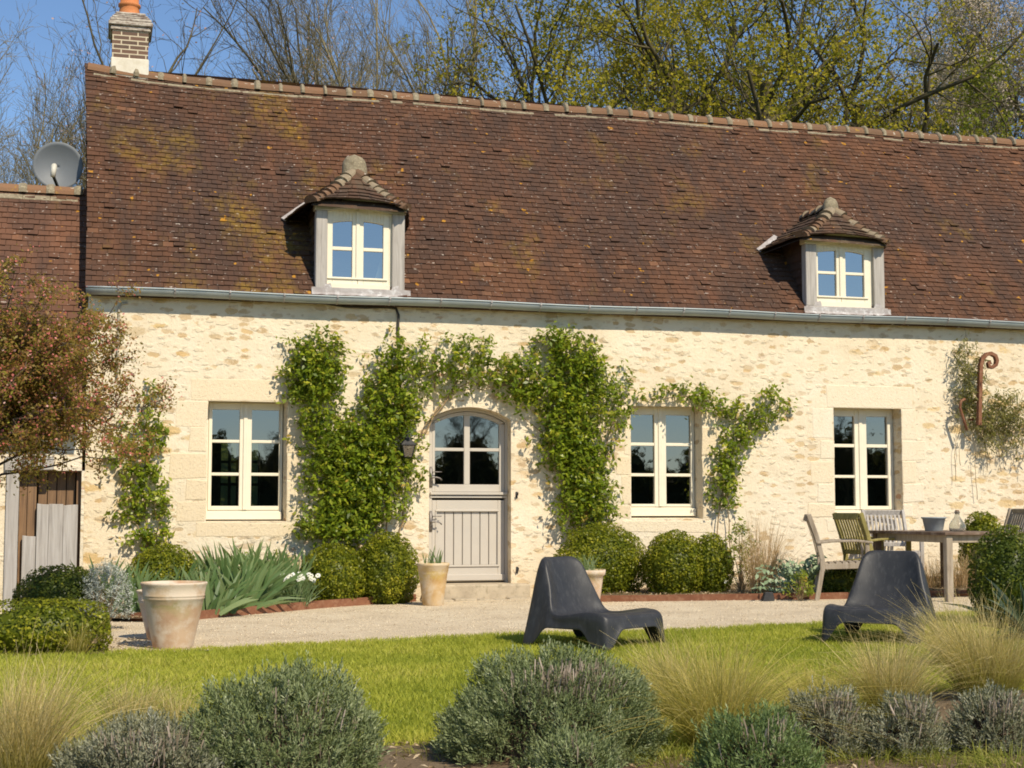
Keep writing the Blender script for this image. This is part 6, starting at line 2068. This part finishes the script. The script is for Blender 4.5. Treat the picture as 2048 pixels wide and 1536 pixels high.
# ------------------------------------------------------------------ black moulded loungers
def make_lounger(label, loc, rz):
    root = thing("lounge_chair", label, "lounge chair", loc, rz, "black moulded garden loungers")
    prof = np.array([(-0.415, 0.268, 0.345), (-0.38, 0.287, 0.350), (-0.28, 0.276, 0.352), (-0.12, 0.246, 0.350), (0.02, 0.224, 0.343), (0.12, 0.224, 0.328), (0.19, 0.262, 0.305), (0.235, 0.335, 0.285), (0.275, 0.43, 0.262), (0.315, 0.54, 0.240), (0.35, 0.645, 0.222), (0.372, 0.700, 0.212), (0.398, 0.715, 0.204)])
    # resample
    d = np.concatenate([[0], np.cumsum(np.linalg.norm(np.diff(prof[:, :2], axis=0), axis=1))])
    NS, NV = 25, 15
    s = np.linspace(0, d[-1], NS)
    Y = np.interp(s, d, prof[:, 0]); Z = np.interp(s, d, prof[:, 1]); Wd = np.interp(s, d, prof[:, 2])
    v = np.linspace(-1, 1, NV)
    verts, idx = [], {}
    back = np.clip((Y - 0.08) / 0.2, 0, 1)
    for i in range(NS):
        for j in range(NV):
            q = abs(v[j]) ** 2.4
            x = v[j] * Wd[i]
            y = Y[i] - 0.075 * q * back[i] * (1 - 0.55 * (i / (NS - 1)) ** 6)
            z = Z[i] + 0.035 * q * (1 - back[i]) * min(1, i / 4) + 0.012 * q * back[i]
            if i >= NS - 2: z -= 0.022 * abs(v[j]) ** 8
            idx[i, j] = len(verts); verts.append(Vector((x, y, z)))
    faces = [(idx[i, j], idx[i, j + 1], idx[i + 1, j + 1], idx[i + 1, j]) for i in range(NS - 1) for j in range(NV - 1)]
    per = [(0, j) for j in range(NV)] + [(i, NV - 1) for i in range(1, NS)] + [(NS - 1, j) for j in range(NV - 2, -1, -1)] + [(i, 0) for i in range(NS - 2, 0, -1)]
    def sm(a, b, x):
        t = min(1, max(0, (x - a) / (b - a))); return t * t * (3 - 2 * t)
    FX, FY0, FY1 = 0.385, -0.485, 0.465
    base, outw = [], []
    for i, j in per:
        p = verts[idx[i, j]]
        if i == 0:                                # front
            w = abs(v[j])
            bx, by = v[j] * FX, FY0 + 0.03 * w ** 6
            z = 0.172 * (1 - sm(0.56, 0.92, w)); o = Vector((v[j] ** 5 * 0.7, -1, 0))
        elif i == NS - 1:                         # back
            w = abs(v[j])
            bx, by = v[j] * FX * 0.98, FY1 - 0.02 * w ** 6
            z = 0.26 * (1 - sm(0.45, 0.9, w)); o = Vector((v[j] ** 5 * 0.7, 1, 0))
        else:                                     # sides
            sg = 1 if j else -1
            t = (s[i] / s[-1])
            t = 0.62 * min(1, t / 0.55) + 0.38 * max(0, (t - 0.55) / 0.45)
            by = FY0 + 0.03 + (FY1 - FY0 - 0.05) * t
            bx = sg * FX
            z = 0.158 * sm(-0.33, -0.19, by) * (1 - sm(0.16, 0.36, by)); o = Vector((sg, 0, 0))
        base.append(Vector((bx, by, z))); outw.append(o.normalized())
    ring0 = [idx[k] for k in per]
    n = len(per)
    prev = ring0
    for t, bulge, dz in ((0.07, 0.016, 0.012), (0.22, 0.022, 0.004), (0.45, 0.012, 0), (0.72, 0.004, 0), (1.0, 0, 0)):
        ring = []
        for k, (i, j) in enumerate(per):
            p = verts[ring0[k]]
            q = p.lerp(base[k], t) + outw[k] * bulge + Vector((0, 0, dz))
            ring.append(len(verts)); verts.append(q)
        for k in range(n):
            k2 = (k + 1) % n
            faces.append((prev[k], ring[k], ring[k2], prev[k2]))
        prev = ring
    mb = MB(); mb.add(verts, faces)
    o = mb.build("shell", M['plastic'], root, smooth=True)
    import bmesh
    bm = bmesh.new(); bm.from_mesh(o.data); bmesh.ops.recalc_face_normals(bm, faces=bm.faces)
    top = max(bm.faces, key=lambda f: f.calc_center_median().z * 0 + (f.calc_center_median().xy.length < 0.12) * 1.0)
    if top.normal.z < 0: bmesh.ops.reverse_faces(bm, faces=bm.faces)
    bm.to_mesh(o.data); bm.free()
    so = o.modifiers.new("solid", 'SOLIDIFY'); so.thickness = 0.014; so.offset = -1
    ss = o.modifiers.new("smooth", 'SUBSURF'); ss.levels = ss.render_levels = 2
    return root


def facing(deg_right, deg_toward):
    pass


def view_dir(ax, ay):
    """world direction for a direction given as (right, away) seen from the lens"""
    return np.array([math.cos(YAW), -math.sin(YAW), 0]) * ax + np.array([math.sin(YAW), math.cos(YAW), 0]) * ay


def rz_for(ax, ay):
    d = view_dir(ax, ay)
    return math.atan2(d[1], d[0]) + math.pi / 2      # local -Y points along d


make_lounger("black moulded lounger facing right, behind the largest lavender", G(1186, 1292), rz_for(math.cos(R(43)), -math.sin(R(43))))
make_lounger("black moulded lounger turned toward us, in front of the garden table", G(1766, 1282), rz_for(-math.sin(R(27)), -math.cos(R(27))))


# ------------------------------------------------------------------ wooden garden chairs and table
def make_armchair(label, mat, loc, rz, group="wooden garden armchairs round the table"):
    root = thing("garden_chair", label, "garden chair", loc, rz, group)
    w, d0, d1 = 0.27, -0.25, 0.24
    mb = MB()
    for k in range(7):
        y = d0 + 0.03 + (d1 - d0 - 0.06) * k / 6
        mb.box((-w + 0.02, y - 0.030, 0.412 - 0.02 * k / 6), (w - 0.02, y + 0.030, 0.432 - 0.02 * k / 6))
    for x in (-w + 0.015, w - 0.015): mb.bar((x, d0, 0.385), (x, d1, 0.370), 0.028, 0.06)
    mb.bar((-w, d0 + 0.01, 0.385), (w, d0 + 0.01, 0.385), 0.028, 0.06); mb.bar((-w, d1 - 0.01, 0.37), (w, d1 - 0.01, 0.37), 0.028, 0.06)
    mb.build("seat", mat, root, bevel=0.004)
    for sx in (-1, 1):
        mb = MB()
        mb.bar((sx * w, d0 + 0.01, 0), (sx * w, d0 + 0.01, 0.63), 0.046, 0.046, (0, 1, 0))
        mb.build("leg", mat, root, bevel=0.005)
        mb = MB()
        pts = [(sx * w, d1 + 0.07, 0), (sx * w, d1 + 0.005, 0.32), (sx * w, d1 + 0.0, 0.44), (sx * w, d1 + 0.055, 0.68), (sx * w, d1 + 0.14, 0.93)]
        for a, b in zip(pts[:-1], pts[1:]): mb.bar(a, (b[0], b[1] + 0.004, b[2] + 0.012), 0.038, 0.052, (0, 1, 0))
        mb.build("leg", mat, root, bevel=0.005)
        mb = MB()
        xa = sx * (w + 0.01)
        ap = [(xa, d0 - 0.05, 0.636), (xa, d0 + 0.12, 0.655), (xa, d1 - 0.1, 0.648), (xa, d1 + 0.06, 0.63)]
        for a, b in zip(ap[:-1], ap[1:]): mb.bar(a, (b[0], b[1] + 0.006, b[2]), 0.062, 0.026)
        mb.build("armrest", mat, root, bevel=0.006)
    mb = MB()
    c = lambda z: d1 + 0.0 + 0.055 * max(0, (z - 0.44) / 0.24) + (0.03 * max(0, (z - 0.68) / 0.25))
    mb.bar((-w + 0.02, c(.90) + .03, 0.905), (w - 0.02, c(.90) + .03, 0.905), 0.026, 0.075, (0, -0.3, 1))
    mb.bar((-w + 0.02, c(.50), 0.50), (w - 0.02, c(.50), 0.50), 0.026, 0.05, (0, -0.2, 1))
    for k in range(9):
        x = -w + 0.055 + (2 * w - 0.11) * k / 8
        zz = [0.51, 0.62, 0.74, 0.875]
        for a, b in zip(zz[:-1], zz[1:]):
            mb.bar((x, c(a) + .004 * (a - .5) * 10, a), (x, c(b) + .004 * (b - .5) * 10, b + 0.006), 0.03, 0.014, (0, 1, 0))
    mb.build("backrest", mat, root, bevel=0.003)
    return root


def ground_at(px, py): return G(px, py)


make_armchair("weathered garden chair in profile, leftmost of the table group", M['teak'], G(1688, 1199), rz_for(0.97, -0.14))
make_armchair("algae-greened garden chair seen from behind, its arm running toward the table", M['teak_green'], G(1756, 1192), rz_for(0.94, 0.34))
make_armchair("silver-grey garden chair facing us from behind the table", M['oldwood'], G(1790, 1168), rz_for(0.12, -0.99))
make_armchair("garden chair beyond the table's right end, mostly hidden by the big box bush", M['teak'], G(1992, 1172), rz_for(-0.97, -0.2))
# table: long side running away from us, near end facing us
c = G(1898, 1206)
tz = float(gz(c[0], c[1]))
tb = thing("garden_table", "wooden garden table carrying a zinc tub and a glass bottle", "table", (c[0] - 0.06, c[1] - 0.06, tz))
TW, TL = 1.0, 1.62
mb = MB()
for k in range(9):
    x = TW * k / 9
    mb.box((x + 0.002, 0.05, 0.715), (x + TW / 9 - 0.003, TL - 0.05, 0.738))
mb.box((0, 0, 0.712), (TW, 0.048, 0.740)); mb.box((0, TL - 0.048, 0.712), (TW, TL, 0.740))
mb.box((-0.004, 0.0, 0.708), (0.0, TL, 0.741))
mb.build("tabletop", M['teak_dark'], tb, bevel=0.003)
mb = MB()
mb.box((0.05, 0.06, 0.63), (TW - 0.05, 0.085, 0.711)); mb.box((0.05, TL - 0.085, 0.63), (TW - 0.05, TL - 0.06, 0.711))
mb.box((0.05, 0.086, 0.63), (0.075, TL - 0.086, 0.711)); mb.box((TW - 0.075, 0.086, 0.63), (TW - 0.05, TL - 0.086, 0.711))
mb.build("apron", M['teak'], tb, bevel=0.003)
for x, y in ((0.03, 0.03), (TW - 0.1, 0.03), (0.03, TL - 0.1), (TW - 0.1, TL - 0.1)):
    mb = MB(); mb.box((x, y, 0), (x + 0.075, y + 0.075, 0.711)); mb.build("leg", M['teak'] if y < 0.1 else M['teak_dark'], tb, bevel=0.005)


def on_table(px, py):
    d = ray(px, py); t = (tz + 0.741 - CAM[2]) / d[2]
    p = CAM + d * t
    p[0] = min(max(p[0], c[0] + 0.05), c[0] + TW - 0.2); p[1] = min(max(p[1], c[1] + 0.12), c[1] + TL - 0.2)
    p[2] = tz + 0.742
    return p


q = W(1868, 1061, c[1] + 0.75); q[2] = tz + 0.742
tub = thing("zinc_tub", "blue-grey zinc planter standing on the garden table", "planter", q)
mb = MB()
mb.lathe([(0.001, 0), (0.098, 0), (0.102, 0.005), (0.132, 0.135), (0.146, 0.140), (0.148, 0.150), (0.142, 0.155), (0.130, 0.152), (0.10, 0.03), (0.001, 0.025)], 36)
mb.v = [(x * 0.94, y * 0.94, z) for x, y, z in mb.v]
mb.build("body", M['zincpot'], tub, smooth=True)
m = NT("bottle_glass")
m.b.inputs["Transmission Weight"].default_value = 0.9; m.b.inputs["IOR"].default_value = 1.25
m.set((0.86, 0.86, 0.80), 0.04)
q = W(1915, 1060, c[1] + 0.6); q[2] = tz + 0.742
bot = thing("glass_bottle", "clear round-bellied glass bottle on the garden table", "bottle", q)
mb = MB()
mb.lathe([(0.001, 0.0), (0.075, 0.0), (0.088, 0.012), (0.092, 0.04), (0.086, 0.075), (0.062, 0.115), (0.036, 0.150), (0.026, 0.175), (0.027, 0.198), (0.034, 0.204), (0.034, 0.216), (0.027, 0.217), (0.022, 0.2), (0.022, 0.178), (0.031, 0.152), (0.057, 0.115), (0.081, 0.075), (0.087, 0.04), (0.083, 0.015), (0.07, 0.006), (0.001, 0.006)], 32)
mb.build("body", m.mat, bot, smooth=True)
mb = MB(); mb.lathe([(0.001, 0.19), (0.021, 0.19), (0.022, 0.23), (0.018, 0.233), (0.001, 0.233)], 16)
mb.build("stopper", M['brownwood'], bot, smooth=True)

# ------------------------------------------------------------------ wall lantern
p = W(815, 893, -0.20)
lan = thing("wall_lantern", "black wall lantern hanging in the climber left of the door", "lantern", p)
mb = MB()
def ring4(z0, z1, a, b):
    vs = [(sx * a, sy * a, z0) for sx, sy in ((-1, -1), (1, -1), (1, 1), (-1, 1))] + [(sx * b, sy * b, z1) for sx, sy in ((-1, -1), (1, -1), (1, 1), (-1, 1))]
    mb.add(vs, [(3, 2, 1, 0), (4, 5, 6, 7), (0, 1, 5, 4), (1, 2, 6, 5), (2, 3, 7, 6), (3, 0, 4, 7)])
ring4(0.02, 0.095, 0.092, 0.028); ring4(0.0955, 0.115, 0.03, 0.02); ring4(0.008, 0.0195, 0.086, 0.09)
mb.tube([(0, 0, 0.116), (0, 0, 0.15)], 0.009, 8)
mb.build("roof", M['iron'], lan, bevel=0.003)
mb = MB()
for sx, sy in ((-1, -1), (1, -1), (1, 1), (-1, 1)):
    mb.bar((sx * 0.045, sy * 0.045, -0.125), (sx * 0.074, sy * 0.074, 0.007), 0.009, 0.009)
ring4(-0.14, -0.125, 0.03, 0.05)
mb.build("cage", M['iron'], lan)
mb = MB()
for k in range(4):
    cc = [(-1, -1), (1, -1), (1, 1), (-1, 1)]
    a, b = cc[k], cc[(k + 1) % 4]
    mb.add([(a[0] * .044, a[1] * .044, -0.124), (b[0] * .044, b[1] * .044, -0.124), (b[0] * .072, b[1] * .072, 0.006), (a[0] * .072, a[1] * .072, 0.006)], [(0, 1, 2, 3)])
mb.build("glass", M['glass'], lan)
mb = MB()
mb.tube([(0, 0, 0.15), (0, 0.03, 0.20), (0, 0.12, 0.21), (0, 0.195, 0.16)], 0.009, 8); mb.bar((0, 0.197, 0.22), (0, 0.197, 0.05), 0.05, 0.012, (0, 1, 0))
mb.build("bracket", M['iron'], lan)

# ------------------------------------------------------------------ rusty scroll on the wall
p0 = W(1958, 800, -0.26)
scr = thing("scroll_bracket", "rusty iron strap ending in a scroll, on the wall at the right", "iron bracket", p0)
mb = MB()
pts = [(1958, 850), (1959, 800), (1960, 750), (1961, 730), (1964, 718), (1972, 709), (1981, 707), (1990, 712), (1993, 721), (1991, 730), (1984, 735), (1977, 733), (1976, 727), (1980, 725)]
Q = [W(a, b, -0.26) - p0 for a, b in pts]
vs, fs = [], []
for i, q in enumerate(Q):
    d = Q[min(i + 1, len(Q) - 1)] - Q[max(i - 1, 0)]; nn = unit(np.array([d[2], 0, -d[0]])) * (0.026 if i < 9 else 0.022)
    for sgn in (-1, 1):
        for y in (-0.03, 0.03): vs.append(q + nn * sgn + np.array([0, y, 0]))
for i in range(len(Q) - 1):
    a = i * 4
    for u, v_ in ((0, 1), (1, 3), (3, 2), (2, 0)): fs.append((a + u, a + v_, a + 4 + v_, a + 4 + u))
fs += [(0, 1, 3, 2), ((len(Q) - 1) * 4, (len(Q) - 1) * 4 + 2, (len(Q) - 1) * 4 + 3, (len(Q) - 1) * 4 + 1)]
mb.add(vs, fs)
mb.build("strap", M['rust'], scr, bevel=0.004)
mb = MB()
mb.tube([tuple(W(a, b, -0.22) - p0) for a, b in [(1934, 860), (1926, 835), (1920, 815), (1922, 802), (1930, 798)]], 0.018, 8)
mb.tube([(0, 0.26, 0.0), (0, 0.0, 0.0)], 0.016, 8); mb.tube([(0, 0.26, -0.25), (0, 0.0, -0.25)], 0.016, 8)
mb.build("lower_scroll", M['rust'], scr, smooth=True)
